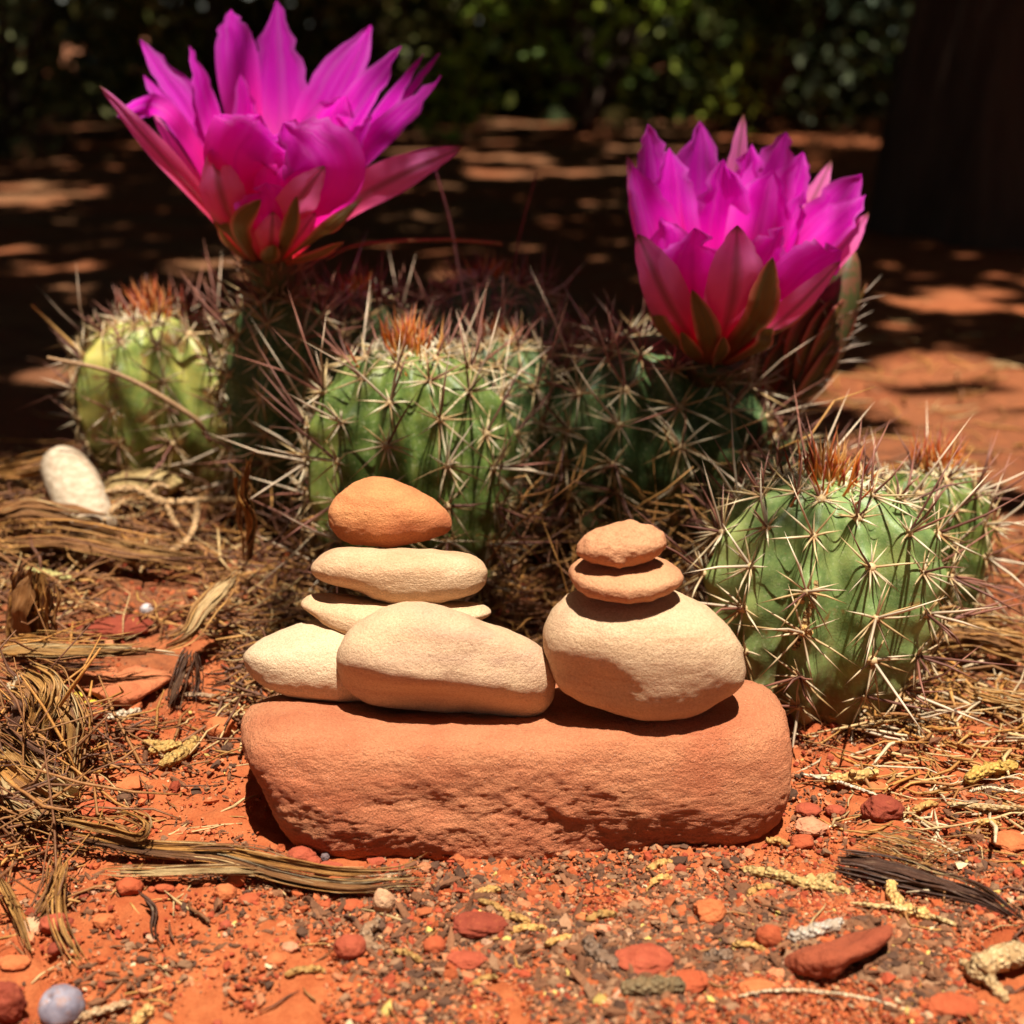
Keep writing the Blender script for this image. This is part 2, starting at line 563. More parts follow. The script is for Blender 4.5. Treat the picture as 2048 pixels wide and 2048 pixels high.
FS = c5([(373, 720), (380, 665), (410, 610), (460, 560), (520, 520), (590, 500), (660, 500), (730, 515), (800, 540), (880, 575), (960, 605), (1030, 640), (1080, 680), (1105, 715), (1113, 770), (1105, 850), (1080, 890), (1040, 908), (980, 912), (900, 900), (800, 885), (680, 880), (560, 872), (480, 860), (430, 835), (395, 790)])
R1 = c5([(1066, 620), (1075, 580), (1100, 530), (1150, 480), (1250, 448), (1350, 440), (1450, 450), (1530, 475), (1620, 520), (1690, 590), (1735, 660), (1752, 740), (1745, 790), (1700, 830), (1620, 880), (1560, 905), (1480, 915), (1400, 910), (1300, 890), (1200, 855), (1120, 805), (1095, 740), (1072, 680)])
R2 = c5([(1150, 410), (1158, 385), (1180, 365), (1220, 345), (1320, 335), (1420, 345), (1490, 370), (1530, 400), (1545, 430), (1535, 455), (1500, 490), (1440, 515), (1360, 522), (1280, 512), (1220, 495), (1180, 470), (1160, 440)])
R3 = c5([(1183, 350), (1190, 320), (1200, 290), (1240, 268), (1310, 250), (1380, 246), (1430, 262), (1465, 290), (1474, 320), (1462, 350), (1430, 375), (1370, 395), (1320, 397), (1260, 388), (1210, 372)])


def ridge_post(V, N):     # a blunt edge runs along the front of the leaning stone
    c = (V.max(0) + V.min(0)) / 2
    d = (V[:, 2] - c[2]) + 0.14 * (V[:, 0] - c[0]) - 0.1
    f = np.clip(-N[:, 1], 0, 1)
    out = V.copy(); out[:, 1] -= f * 0.28 * np.exp(-(d / 0.55) ** 2); out[:, 1] += f * 0.35 * np.exp(-((d + 1.1) / 0.7) ** 2)
    return out


def hollow_post(V, N):    # the round stone has a flattened lower left face
    c = (V.max(0) + V.min(0)) / 2
    q = (V - c - np.array([-1.5, -1.6, -0.35])) / np.array([0.9, 1.3, 0.8])
    out = V.copy(); out[:, 1] += 0.28 * np.exp(-(q ** 2).sum(1)); out[:, 0] += 0.2 * np.exp(-(q ** 2).sum(1))
    return out


sm = ((0.055, 0.7), (0.010, 3.0), (0.006, 9.0))
l1 = tag(stone('balanced_stone', L1, 37.0, 1.7, cream, p=2.3, seed=11, rough=sm, on=[slab]), 'pale cream stone at the bottom of the taller stack, half behind the leaning stone', 'stone')
l2 = tag(stone('balanced_stone', L2, 37.3, 1.3, peach, p=2.4, seed=12, rough=sm, on=[l1]), 'thin knobbly tan stone, second from the bottom of the taller stack', 'stone')
l3 = tag(stone('balanced_stone', L3, 37.2, 1.25, peach, p=2.7, seed=13, rough=sm, on=[l2], slope=-0.22), 'flat cream disc-like stone directly under the orange top stone', 'stone')
l4 = tag(stone('balanced_stone', L4, 37.2, 1.3, orange, p=2.3, seed=14, rough=sm, on=[l3]), 'bright orange egg-like stone on top of the taller stack', 'stone')
fs = tag(stone('balanced_stone', FS, 34.4, 1.3, mauve, p=2.5, seed=15, rough=sm, post=ridge_post, on=[slab]), 'oblong tan and mauve banded stone leaning at the front of the slab', 'stone')
r1 = tag(stone('balanced_stone', R1, 35.6, 1.9, tan, p=2.6, seed=16, rough=((0.03, 0.7), (0.009, 3.0), (0.006, 9.0)), post=hollow_post, on=[slab]), 'big round tan stone at the bottom of the shorter stack', 'stone')
r2 = tag(stone('balanced_stone', R2, 35.9, 1.45, salmon, p=2.5, seed=17, rough=sm, on=[r1]), 'flat peach stone in the middle of the shorter stack', 'stone')
r3 = tag(stone('balanced_stone', R3, 35.9, 0.8, salmon, p=2.3, seed=18, rough=((0.1, 0.9), (0.03, 3.0), (0.008, 9)), on=[r2]), 'small reddish stone on top of the shorter stack', 'stone')
# ------------------------------------------------------------------ cacti
def flesh_mat(name, g1, g2, g3, brown, yellow=0.0, scar=0.70):
    m = M(name); v = m.coord()
    n1 = m.noise(v, 0.55, 3); n2 = m.noise(v, 3.0, 4)
    c = m.mix(m.rng(n2, 0.35, 0.65), g1, g2)
    c = m.mix(m.rng(n1, 0.5 - yellow, 0.72 - yellow), c, g3)
    at = m.attr('uvw'); sp = m.n('SeparateXYZ'); m.put(sp.inputs[0], at.outputs['Vector'])
    # corky brown old skin at the foot of the stem
    cork = m.rng(m.math('ADD', sp.outputs[1], m.rng(n2, 0.3, 0.7, -0.16, 0.16)), 0.12, 0.46, 1, 0)
    c = m.mix(cork, c, brown)
    sc_ = m.noise(v, 0.9, 5, 0.65)
    c = m.mix(m.rng(sc_, scar - 0.06, scar + 0.02, 0, 0.9), c, m.mix(m.rng(n2, 0.35, 0.65), (0.30, 0.13, 0.035), (0.16, 0.075, 0.03)))
    fleck = m.rng(m.noise(v, 7, 3, 0.65), 0.56, 0.68, 0, 0.55)
    c = m.mix(fleck, c, (0.36, 0.38, 0.20))
    return m.bsdf(c, 0.44, 0.3, m.bump(m.math('ADD', m.noise(v, 14, 3), m.math('MULTIPLY', n2, 0.6)), 0.02, 0.6))


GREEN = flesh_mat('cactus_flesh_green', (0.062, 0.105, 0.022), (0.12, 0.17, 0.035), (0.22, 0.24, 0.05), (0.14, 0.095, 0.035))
SHADED_FLESH = flesh_mat('cactus_flesh_shade_darkened', (0.045, 0.085, 0.030), (0.075, 0.13, 0.040), (0.11, 0.14, 0.045), (0.11, 0.08, 0.035))  # flesh darkened in colour to stand for shade on the rear stems
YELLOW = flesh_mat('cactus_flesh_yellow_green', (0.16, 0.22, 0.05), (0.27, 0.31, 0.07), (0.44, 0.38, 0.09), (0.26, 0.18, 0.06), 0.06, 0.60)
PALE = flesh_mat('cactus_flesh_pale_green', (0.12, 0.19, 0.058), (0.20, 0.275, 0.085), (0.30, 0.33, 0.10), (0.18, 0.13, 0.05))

m = M('cactus_spine'); a = m.attr('col').outputs['Color']
SPINE = m.bsdf(a, 0.5, 0.35, transl=0.15)
m = M('crown_spine'); a = m.attr('col').outputs['Color']
CROWN = m.bsdf(a, 0.45, 0.35, transl=0.45)


def spine(bag, p0, d, L, bend, r, c0, c1, c2):
    d = nrm(d); t = np.array([0, 0.45, 1.0])[:, None]
    path = p0 + d * L * t + np.asarray(bend) * L * t * t
    S = nrm(np.cross(d, [0.31, 0.2, 0.93])); N = np.cross(S, d)
    ring = np.stack([S, N, -S, -N])
    V = np.vstack([path[0] + ring * r, path[1] + ring * r * 0.8, path[2]])
    k = np.arange(4); k2 = (k + 1) % 4
    Q = np.stack([k, k2, 4 + k2, 4 + k], -1); T = np.stack([4 + k, 4 + k2, np.full(4, 8)], -1)
    C = np.vstack([np.tile(c0, (4, 1)), np.tile(c1, (4, 1)), [c2]])
    bag.add(V, T, Q, C)


PALE_SP = [(0.64, 0.50, 0.26), (0.72, 0.60, 0.38), (0.54, 0.38, 0.17), (0.78, 0.69, 0.48)]
DARK_SP = [(0.13, 0.045, 0.028), (0.22, 0.08, 0.05), (0.48, 0.36, 0.24), (0.58, 0.46, 0.32)]


def cactus(label, u, vtop, y, R, ribs, seed, flesh, lean=(0, 0), crown=1.0, spread=1.0, step=1.45, dens=1.0, amp=0.14, group='cactus stems of one clump', expo=2.12):
    rg = np.random.default_rng(seed)
    top = P(u, vtop, y)
    base = np.array([top[0] - lean[0], y - lean[1], 0.0]); base[2] = float(ground_h(base[0], base[1])) - 0.4
    Hh = top[2] - base[2]
    root = empty('hedgehog_cactus', base); tag(root, label, 'cactus', group)
    zm = 0.52 * Hh; e = 2 / expo
    lean3 = np.array([lean[0], lean[1], 0])
    # profile table
    tt = np.linspace(0, 1, 400)
    low = tt < 0.42
    ph = np.clip((tt - 0.42) / 0.58, 0, 1) * math.pi / 2
    rr = np.where(low, R * (1 - 0.42 * (1 - tt / 0.42) ** 1.8), R * np.abs(np.cos(ph)) ** e)
    zz = np.where(low, zm * tt / 0.42, zm + (Hh - zm) * np.abs(np.sin(ph)) ** e)
    arc = np.concatenate([[0], np.cumsum(np.hypot(np.diff(rr), np.diff(zz)))]); Ltot = arc[-1]
    off = rg.uniform(0, 6.28)
    # areole positions: (theta, arc)
    ar = []
    for k in range(ribs):
        th = 2 * math.pi * k / ribs
        s = Ltot - R * 0.42 - (0.5 * step if k % 2 else 0.0) - rg.uniform(-0.12, 0.12)
        while s > 0.5:
            ar.append((th, s + rg.uniform(-0.1, 0.1)))
            s -= step * rg.uniform(0.9, 1.1)

    def ridge(th):
        c = np.cos(ribs * th)
        return np.sign(c) * np.abs(c) ** 0.85

    def surf(th, s, tub=True):
        th = np.asarray(th, float); s = np.asarray(s, float)
        r = np.interp(s, arc, rr); z = np.interp(s, arc, zz)
        fade = np.clip((Ltot - s) / (0.8 * R), 0.0, 1)
        r2 = r * (1 + amp * fade * ridge(th))
        if tub:
            b = np.zeros_like(r2)
            for (t0, s0) in ar:
                dth = np.mod(th - t0 + math.pi, 2 * math.pi) - math.pi
                b = b + (np.exp(-((dth * np.maximum(r, 0.8) / 0.60) ** 2) - ((s - s0 + 0.12) / 0.58) ** 2))
            b = b / (1 + 0.35 * b)
            r2 = r2 + 0.42 * b * fade; z = z + 0.06 * b
        q = np.stack([np.cos(th + off) * 1.3, np.sin(th + off) * 1.3, z * 0.35], -1)
        r2 = r2 * (1 + 0.07 * fbm(q, 2, seed))
        f = (z / Hh)[..., None]
        x = np.stack([r2 * np.cos(th + off), r2 * np.sin(th + off), z], -1)
        return base + x + lean3 * f * f

    nth, ns = ribs * 14, 96
    TH, S = np.meshgrid(np.arange(nth) * 2 * math.pi / nth, np.linspace(0, Ltot - 1e-3, ns))
    V = surf(TH, S).reshape(-1, 3)
    i = np.arange(ns - 1)[:, None] * nth; j = np.arange(nth)[None, :]; j2 = (j + 1) % nth
    Q = np.stack([i + j, i + j2, i + nth + j2, i + nth + j], -1).reshape(-1, 4)
    zc = np.interp(S, arc, zz) / Hh
    uvw = np.stack([TH, zc, S], -1).reshape(-1, 3)
    mk('body', V, Q, flesh, root, uvw=uvw)
    # areoles with their spines
    eps = 0.05
    ar.sort(key=lambda q: -q[1])
    for (th, s) in ar[:100]:
        p = surf(th, s); dth = surf(th + eps, s) - surf(th - eps, s)
        ds = surf(th, s + 0.15, False) - surf(th, s - 0.15, False)
        Nn = nrm(np.cross(dth, ds)); U = nrm(ds - Nn * np.dot(ds, Nn)); Sd = np.cross(U, Nn)
        b = Bag()
        dv, df = ico(1)
        wc = np.array([0.58, 0.40, 0.20]) * rg.uniform(0.6, 1.2)
        b.add(p + dv * np.array([0.17, 0.17, 0.15]) * rg.uniform(0.8, 1.2), df, None, wc)
        old = np.clip(1 - s / Ltot * 1.5, 0, 1)
        nr_ = int(rg.integers(8, 13) * dens)
        a0 = rg.uniform(0, 6.28); cs = rg.uniform(0.65, 1.3)
        for q in range(nr_):
            an = a0 + 2 * math.pi * q / nr_ + rg.normal(0, 0.22)
            lift = rg.uniform(0.08, 0.62)
            d = (math.cos(an) * Sd + math.sin(an) * U) * math.cos(lift) + Nn * math.sin(lift)
            L = cs * rg.uniform(0.75, 1.6) * spread * (0.85 + 0.25 * (math.sin(an) < 0))
            pc = np.array(PALE_SP[rg.integers(4)]) * rg.uniform(0.75, 1.15) * (1 - np.array([0.45, 0.6, 0.7]) * old)
            spine(b, p, d, L, rg.normal(0, 0.05, 3), 0.041, np.array([0.36, 0.17, 0.06]), pc, pc * (0.95, 0.8, 0.7))
        nc = rg.choice([1, 2, 2, 3, 4])
        for q in range(nc):
            an = rg.uniform(0, 6.28); lift = rg.uniform(0.55, 1.25)
            d = (math.cos(an) * Sd + math.sin(an) * U) * math.cos(lift) + Nn * math.sin(lift)
            if s > Ltot * 0.6: d = d + np.array([0, 0, 0.5])
            L = rg.uniform(1.2, 3.5) * spread
            dc = np.array(DARK_SP[rg.choice([0, 1, 0, 1, 2, 3])])
            if s > Ltot - 0.75 * R: L *= 0.62; dc = np.array(DARK_SP[rg.integers(2)])
            spine(b, p, d, L, rg.normal(0, 0.11, 3), 0.05, dc * 0.8, dc * 1.2 + 0.02, dc * 1.5 + (0.06, 0.04, 0.03))
        b.build('spine_cluster', SPINE, root)
    # young spines and cream wool at the growing tip
    if crown > 0:
        b = Bag(); apex = Ltot
        for q in range(int(130 * crown)):
            th = rg.uniform(0, 6.28); s = apex - abs(rg.normal(0, 0.22 * R)) - 0.05
            p = surf(th, s, False)
            d = np.array([math.cos(th + off) * 0.22, math.sin(th + off) * 0.22, 1.0]) + rg.normal(0, 0.22, 3)
            cc = [(0.80, 0.26, 0.03), (0.62, 0.14, 0.02), (0.40, 0.06, 0.02), (0.78, 0.42, 0.12)][rg.integers(4)]
            spine(b, p, d, rg.uniform(0.4, 1.9) * (0.5 + 0.5 * crown), rg.normal(0, 0.06, 3), 0.05, np.array([0.66, 0.36, 0.10]), np.array(cc), np.array([0.22, 0.05, 0.03]))
        b.build('crown_spines', CROWN, root)
        b = Bag(); dv, df = ico(1)
        for q in range(int(70 * crown)):
            th = rg.uniform(0, 6.28); s = apex - R * rg.uniform(0.22, 0.5)
            p = surf(th, s, False)
            b.add(p + dv * rg.uniform(0.09, 0.2), df, None, np.array([0.76, 0.62, 0.36]) * rg.uniform(0.7, 1.15))
            for z in range(3):
                spine(b, p, np.array([math.cos(th + off), math.sin(th + off), 0.6]) + rg.normal(0, 0.5, 3), rg.uniform(0.25, 0.6), rg.normal(0, 0.1, 3), 0.035, np.array([0.6, 0.5, 0.3]), np.array([0.66, 0.58, 0.42]), np.array([0.66, 0.58, 0.42]))
        b.build('wool', SPINE, root)
    return root


cac_left = cactus('yellowish green cactus at the far left, nearest to the pale curled bark', 312, 625, 58.5, 3.4, 11, 21, YELLOW, crown=0.8, spread=0.95, lean=(-0.6, 0), step=1.25, amp=0.12)
cac_mid = cactus('deep green cactus directly behind the taller stone stack, with an orange tuft on its top', 812, 696, 49.5, 3.1, 11, 22, GREEN, crown=0.8, spread=1.2, step=1.4)
cac_right = cactus('pale green cactus with a red-brown tuft standing right behind the end of the slab', 1655, 955, 42.0, 3.05, 11, 27, PALE, crown=0.8, spread=1.1, amp=0.15, step=1.4)
cac_r2 = cactus('small cactus half hidden at the right side of the pale green one', 1868, 935, 47.5, 1.75, 9, 24, GREEN, crown=0.8, spread=0.8, step=1.1)
cac_fl = cactus('dark cactus stem carrying the wide open pink flower', 565, 585, 55.5, 2.1, 9, 25, SHADED_FLESH, crown=0.0, spread=1.2)
cac_b = cactus('dim spiny cactus top behind, midway between the two flowers', 985, 548, 61.5, 2.9, 10, 26, SHADED_FLESH, crown=0.4, spread=1.0)
cac_b2 = cactus('slim shaded cactus tip peeping out between the open flower and the deep green cactus', 720, 580, 58.5, 2.0, 9, 30, SHADED_FLESH, crown=0.4, spread=1.0)
cac_fr = cactus('shaded dark green cactus carrying the cup-shaped flower and a brown bud', 1315, 675, 54.0, 3.8, 12, 28, SHADED_FLESH, crown=0.0, spread=1.3, step=1.35)
cac_fs = cactus('low dim cactus behind the slab, squeezed between the flowering cactus and the pale one', 1540, 880, 52.5, 2.2, 10, 29, SHADED_FLESH, crown=0.3, spread=1.1)
cac_gap = cactus('shaded spiny stem filling the gap between the deep green cactus and the cup-shaped flower', 1000, 672, 54.5, 2.3, 10, 33, SHADED_FLESH, crown=0.4, spread=1.25)

# ------------------------------------------------------------------ flowers
m = M('petal'); at = m.attr('uvw'); sp = m.n('SeparateXYZ'); m.put(sp.inputs[0], at.outputs['Vector'])
s_, t_, r_ = sp.outputs
tj = m.math('ADD', t_, m.math('MULTIPLY', m.noise(at.outputs['Vector'], 3.0, 2), 0.14))
c = m.mix(m.rng(tj, 0.10, 0.34), (0.88, 0.035, 0.06), (0.92, 0.012, 0.30))
c = m.mix(m.rng(tj, 0.28, 0.75), c, (0.95, 0.012, 0.74))
c = m.mix(m.rng(tj, 0.85, 1.1, 0, 0.5), c, (0.95, 0.06, 0.84))
mp = m.n('Mapping'); m.put(mp.inputs[0], at.outputs['Vector']); mp.inputs['Scale'].default_value = (9, 1.1, 5)
vein = m.noise(mp.outputs[0], 1.6, 3, 0.6)
c = m.mix(m.rng(vein, 0.4, 0.65, 0, 0.18), c, m.mix(1.0, c, (0.82, 0.6, 0.88), 'MULTIPLY'))
mid = m.rng(m.math('ABSOLUTE', s_), 0.0, 0.10, 0.22, 0)
c = m.mix(mid, c, (0.45, 0.01, 0.22))
edge = m.rng(m.math('ADD', m.math('ABSOLUTE', s_), m.math('MULTIPLY', vein, 0.3)), 0.75, 1.1, 0, 0.55)
c = m.mix(m.math('MULTIPLY', edge, m.rng(t_, 0.3, 0.8)), c, (0.90, 0.16, 0.82))
pale = m.noise(mp.outputs[0], 0.35, 3, 0.5)  # pale sheen painted into the outer part of the petal colour
c = m.mix(m.math('MULTIPLY', m.rng(pale, 0.52, 0.72, 0, 0.55), m.rng(t_, 0.45, 0.8)), c, (0.90, 0.24, 0.84))
PETAL = m.bsdf(c, 0.48, 0.4, m.bump(vein, 0.06, 0.6), transl=0.66)

m = M('outer_petal'); at = m.attr('uvw'); sp = m.n('SeparateXYZ'); m.put(sp.inputs[0], at.outputs['Vector'])
s_, t_, r_ = sp.outputs
mp = m.n('Mapping'); m.put(mp.inputs[0], at.outputs['Vector']); mp.inputs['Scale'].default_value = (9, 1.1, 5)
vein = m.noise(mp.outputs[0], 1.6, 3, 0.6)
c = m.mix(m.rng(t_, 0.15, 0.8), (0.90, 0.07, 0.16), (0.93, 0.22, 0.58))
ab = m.math('ABSOLUTE', s_)
rib = m.rng(m.math('ADD', ab, m.math('MULTIPLY', vein, 0.12)), 0.10, 0.34, 1.0, 0.0)
c = m.mix(m.math('MULTIPLY', rib, 0.6), c, (0.20, 0.085, 0.03))
c = m.mix(m.rng(t_, 0.93, 1.0), c, (0.25, 0.12, 0.03))
OUTER = m.bsdf(c, 0.42, 0.4, m.bump(vein, 0.05, 0.5), transl=0.55)

m = M('sepal'); at = m.attr('uvw'); sp = m.n('SeparateXYZ'); m.put(sp.inputs[0], at.outputs['Vector'])
s_, t_, r_ = sp.outputs
ab = m.math('ABSOLUTE', s_)
mp = m.n('Mapping'); m.put(mp.inputs[0], at.outputs['Vector']); mp.inputs['Scale'].default_value = (7, 1.5, 5)
vein = m.noise(mp.outputs[0], 1.6, 3, 0.6)
c = m.mix(m.rng(vein, 0.35, 0.65), (0.20, 0.10, 0.018), (0.13, 0.10, 0.03))
c = m.mix(m.rng(ab, 0.55, 0.95), c, (0.62, 0.15, 0.10))
c = m.mix(m.rng(t_, 0.35, 0.0), c, (0.30, 0.05, 0.02))
SEPAL = m.bsdf(c, 0.4, 0.4, m.bump(vein, 0.05, 0.6), transl=0.25)

m = M('flower_tube'); v = m.coord()
c = m.mix(m.rng(m.noise(v, 2.5, 3), 0.4, 0.6), (0.05, 0.055, 0.015), (0.13, 0.05, 0.025))
TUBE = m.bsdf(c, 0.5, 0.3)
m = M('stamen'); STAM = m.bsdf(m.attr('col').outputs['Color'], 0.5, 0.3, transl=0.3)

PROF_T = [0, 0.12, 0.3, 0.5, 0.68, 0.82, 0.91, 0.965, 1.0]
PROF_W = [0.42, 0.58, 0.80, 0.96, 1.0, 0.86, 0.58, 0.28, 0.02]
PROF_S = [0.45, 0.62, 0.88, 1.0, 0.90, 0.66, 0.42, 0.22, 0.02]


def petal(parent, name, mat, axis_p, p0, p1, W, mid=None, bulge=0.12, cup=0.3, seed=0, prof=None, face=0.45, jag=1.3, tip=0.0, twist=0.0, back=False, label=None):
    """p0 root, p1 tip, W full width in cm; faces outward from the flower's axis"""
    rg = np.random.default_rng(seed + 500)
    L = np.linalg.norm(p1 - p0)
    horiz = (p0 + p1) / 2 + (p1 - p0) * 0.2 - axis_p
    out = np.array([horiz[0] * (1 - face), horiz[1], 0.0])
    out = nrm(out if np.linalg.norm(out) > 0.05 else np.array([0, -1.0, 0]))
    if mid is None:
        mid = (p0 * 0.5 + p1 * 0.5) + out * L * bulge
    ctrl = [p0, mid, p1] if tip == 0 else [p0, mid, mid * 0.32 + p1 * 0.68 + out * L * 0.02, p1 + out * tip]
    nt, nsx = 26, 13
    path = catmull(ctrl, nt)
    T = nrm(np.gradient(path, axis=0))
    Nn = nrm(out - T * (T @ out)[:, None])
    S = np.cross(T, Nn)
    t = np.linspace(0, 1, nt); s = np.linspace(-1, 1, nsx)
    if twist:
        ang = twist * t[:, None]
        S, Nn = S * np.cos(ang) + Nn * np.sin(ang), Nn * np.cos(ang) - S * np.sin(ang)
    pr = np.interp(t, PROF_T, PROF_W if prof is None else prof)
    hw = W / 2 * pr
    # ragged tip edge and soft waves
    jt = np.clip((t - 0.62) / 0.3, 0, 1)
    jl = 1 - jag * 0.24 * jt * np.abs(rg.normal(0, 1, nt)); jr = 1 - jag * 0.24 * jt * np.abs(rg.normal(0, 1, nt))
    wl = 1 + 0.09 * np.sin(t * rg.uniform(5, 9) + rg.uniform(0, 6)); wr = 1 + 0.09 * np.sin(t * rg.uniform(5, 9) + rg.uniform(0, 6))
    side = np.where(s[None, :] < 0, (jl * wl)[:, None], (jr * wr)[:, None])
    across = s[None, :] * hw[:, None] * side
    inward = cup * hw[:, None] * (np.abs(s)[None, :] ** 2.0) * (0.55 + 0.9 * (1 - t))[:, None]
    q = np.stack(np.broadcast_arrays(s[None, :] * 1.4, t[:, None] * 2.6, np.full((1, 1), seed * 3.7)), -1)
    rip = 0.065 * W * fbm(q, 3, seed) * (0.3 + t)[:, None]
    crease = -0.035 * W * np.exp(-(s / 0.12) ** 2)[None, :] * (1 - t * 0.5)[:, None]
    V = path[:, None, :] + S[:, None, :] * across[..., None] - Nn[:, None, :] * (inward + rip - crease)[..., None]
    V = V.reshape(-1, 3)
    i = np.arange(nt - 1)[:, None] * nsx; j = np.arange(nsx - 1)[None, :]
    Q = np.stack([i + j, i + j + 1, i + nsx + j + 1, i + nsx + j], -1).reshape(-1, 4)
    U = np.stack(np.broadcast_arrays(s[None, :], t[:, None], np.full((1, 1), seed * 0.73)), -1).reshape(-1, 3)
    o = mk(name, V, Q, mat, parent, uvw=U)
    if label: o['label'] = label
    return o


def flower(cactus_root, conv, base_px, y0, tube_to, R, petals, sepals, seed, open_=1.5):
    """builds tube (part), petals, sepals and stamens (sub-parts)"""
    ax = P(*conv(base_px), y0)
    s0 = pxs(ax) / 1.8867
    b = Bag()
    pth = catmull([tube_to, (tube_to * 0.45 + ax * 0.55), ax + (0, 0, 0.25 * R)], 14)
    tube(b, pth, np.linspace(0.42, 1.0, 14) * R, 14, np.array([0.1, 0.1, 0.05]), ref=(0, -1, 0.2))
    f = b.build('flower', TUBE, cactus_root)
    rg = np.random.default_rng(seed)
    # bristly areoles on the tube
    sb = Bag()
    for k in range(90):
        t = rg.uniform(0.1, 0.95); i = int(t * 13); an = rg.uniform(0, 6.28)
        d = np.array([math.cos(an), math.sin(an), rg.uniform(0.2, 1.0)])
        p = pth[i] + np.array([math.cos(an), math.sin(an), 0]) * R * (0.42 + 0.58 * t)
        spine(sb, p, d, rg.uniform(0.4, 1.3), rg.normal(0, 0.1, 3), 0.035, np.array([0.35, 0.18, 0.08]), np.array([0.4, 0.2, 0.12]), np.array([0.45, 0.3, 0.22]))
    sb.build('tube_bristles', SPINE, f)
    n = 0
    for lst in (petals, sepals):
        for it in lst:
            n += 1
            kind, b0, t0, Wpx, dy = it[:5]; dy = dy * open_
            kw = dict(it[5]) if len(it) > 5 else {}
            dyb = np.clip(dy * 0.16, -0.9, 0.9)
            p0 = P(*conv(b0), y0 + dyb); p1 = P(*conv(t0), y0 + dy)
            if 'mid' in kw:
                mm = kw.pop('mid'); kw['mid'] = P(*conv(mm[:2]), y0 + (mm[2] * open_ if len(mm) > 2 else dy * 0.7))
            mat = dict(p=PETAL, o=OUTER, s=SEPAL)[kind]
            if kind != 'p': kw.setdefault('prof', PROF_S); kw.setdefault('jag', 0.35)
            petal(f, 'sepal' if kind == 's' else 'petal', mat, ax, p0, p1, Wpx * s0, seed=seed * 40 + n, **kw)
    b = Bag()
    for k in range(80):
        an = rg.uniform(0, 6.28); r = rg.uniform(0.2, 0.75) * R
        p = ax + np.array([math.cos(an) * r * 0.7, math.sin(an) * r * 0.7, 0.1])
        d = np.array([math.cos(an) * 0.4, math.sin(an) * 0.4, 1.0]) + rg.normal(0, 0.08, 3)
        L = rg.uniform(1.6, 2.6)
        spine(b, p, d, L, np.zeros(3), 0.03, np.array([0.5, 0.4, 0.1]), np.array([0.6, 0.5, 0.12]), np.array([0.7, 0.5, 0.1]))
        dv, df = ico(1); b.add(p + nrm(d) * L + dv * 0.07, df, None, np.array([0.75, 0.5, 0.06]))
    b.build('stamens', STAM, f)
    return f


cl = lambda q: (q[0] / 1.8867, q[1] / 1.8867)
cr = lambda q: (1024 + q[0] / 1.8867, q[1] / 1.8867)
B1 = (1015, 985)
LP = [
    # rear petals, seen on their inner faces
    ('p', (985, 960), (872, 36), 160, 3.2, dict(tip=0.3, cup=0.25)),
    ('p', (1030, 960), (1045, 4), 235, 3.9, dict(cup=0.28)),
    ('p', (1060, 960), (1400, 98), 215, 3.4, dict(mid=(1190, 520))),
    ('p', (1070, 970), (1512, 175), 150, 2.7, dict(mid=(1250, 560))),
    ('p', (1075, 970), (1600, 205), 95, 2.3, dict(mid=(1330, 600))),
    ('p', (1080, 975), (1660, 200), 60, 2.9, dict(mid=(1380, 560))),
    ('p', (1080, 980), (1665, 290), 135, 1.2, dict(mid=(1340, 620), face=0.75)),
    ('p', (965, 970), (530, 150), 130, 2.4, dict(mid=(770, 500), face=0.7)),
    ('p', (985, 965), (715, 172), 85, 1.8, dict(mid=(820, 520), face=0.7)),
    ('p', (955, 975), (542, 282), 90, 1.5, dict(mid=(730, 560), face=0.7)),
    ('p', (950, 975), (442, 440), 90, 0.9, dict(mid=(640, 440), face=0.7, tip=0.0)),
    ('o', (948, 980), (570, 410), 60, 1.8, dict(mid=(700, 640))),
    ('p', (1000, 960), (905, 280), 120, 2.0, dict(cup=0.2)),
    # inner ones
    ('p', (1050, 965), (1300, 360), 230, 0.9, dict(mid=(1190, 600), face=0.8)),
    ('p', (1060, 965), (1400, 440), 150, 0.2, dict(mid=(1260, 680), face=0.9)),
    # front petals, seen on their backs
    ('p', (985, 985), (975, 440), 290, -2.3, dict(mid=(885, 640, -2.4), cup=0.4, tip=-0.25)),
    ('p', (1020, 985), (1060, 500), 240, -1.9, dict(mid=(1050, 700, -2.0), cup=0.35)),
    ('p', (1050, 985), (1070, 462), 300, -2.4, dict(mid=(1220, 660, -2.5), cup=0.4)),
    ('p', (985, 985), (890, 700), 200, -1.7, dict(mid=(910, 840, -1.9), cup=0.3)),
    ('p', (1030, 985), (1010, 690), 240, -2.7, dict(mid=(1020, 840, -2.3), cup=0.3)),
    ('o', (1055, 985), (1745, 552), 150, -0.4, dict(mid=(1400, 725, -0.8), face=0.9, cup=0.3)),
    ('o', (955, 985), (376, 325), 85, -0.8, dict(mid=(610, 590, -0.8), face=0.9)),
    ('o', (1040, 990), (1225, 628), 140, -3.0, dict(mid=(1105, 790, -2.6), face=0.5)),
    ('o', (975, 990), (800, 560), 170, -2.4, dict(mid=(850, 790, -2.3), face=0.7)),
]
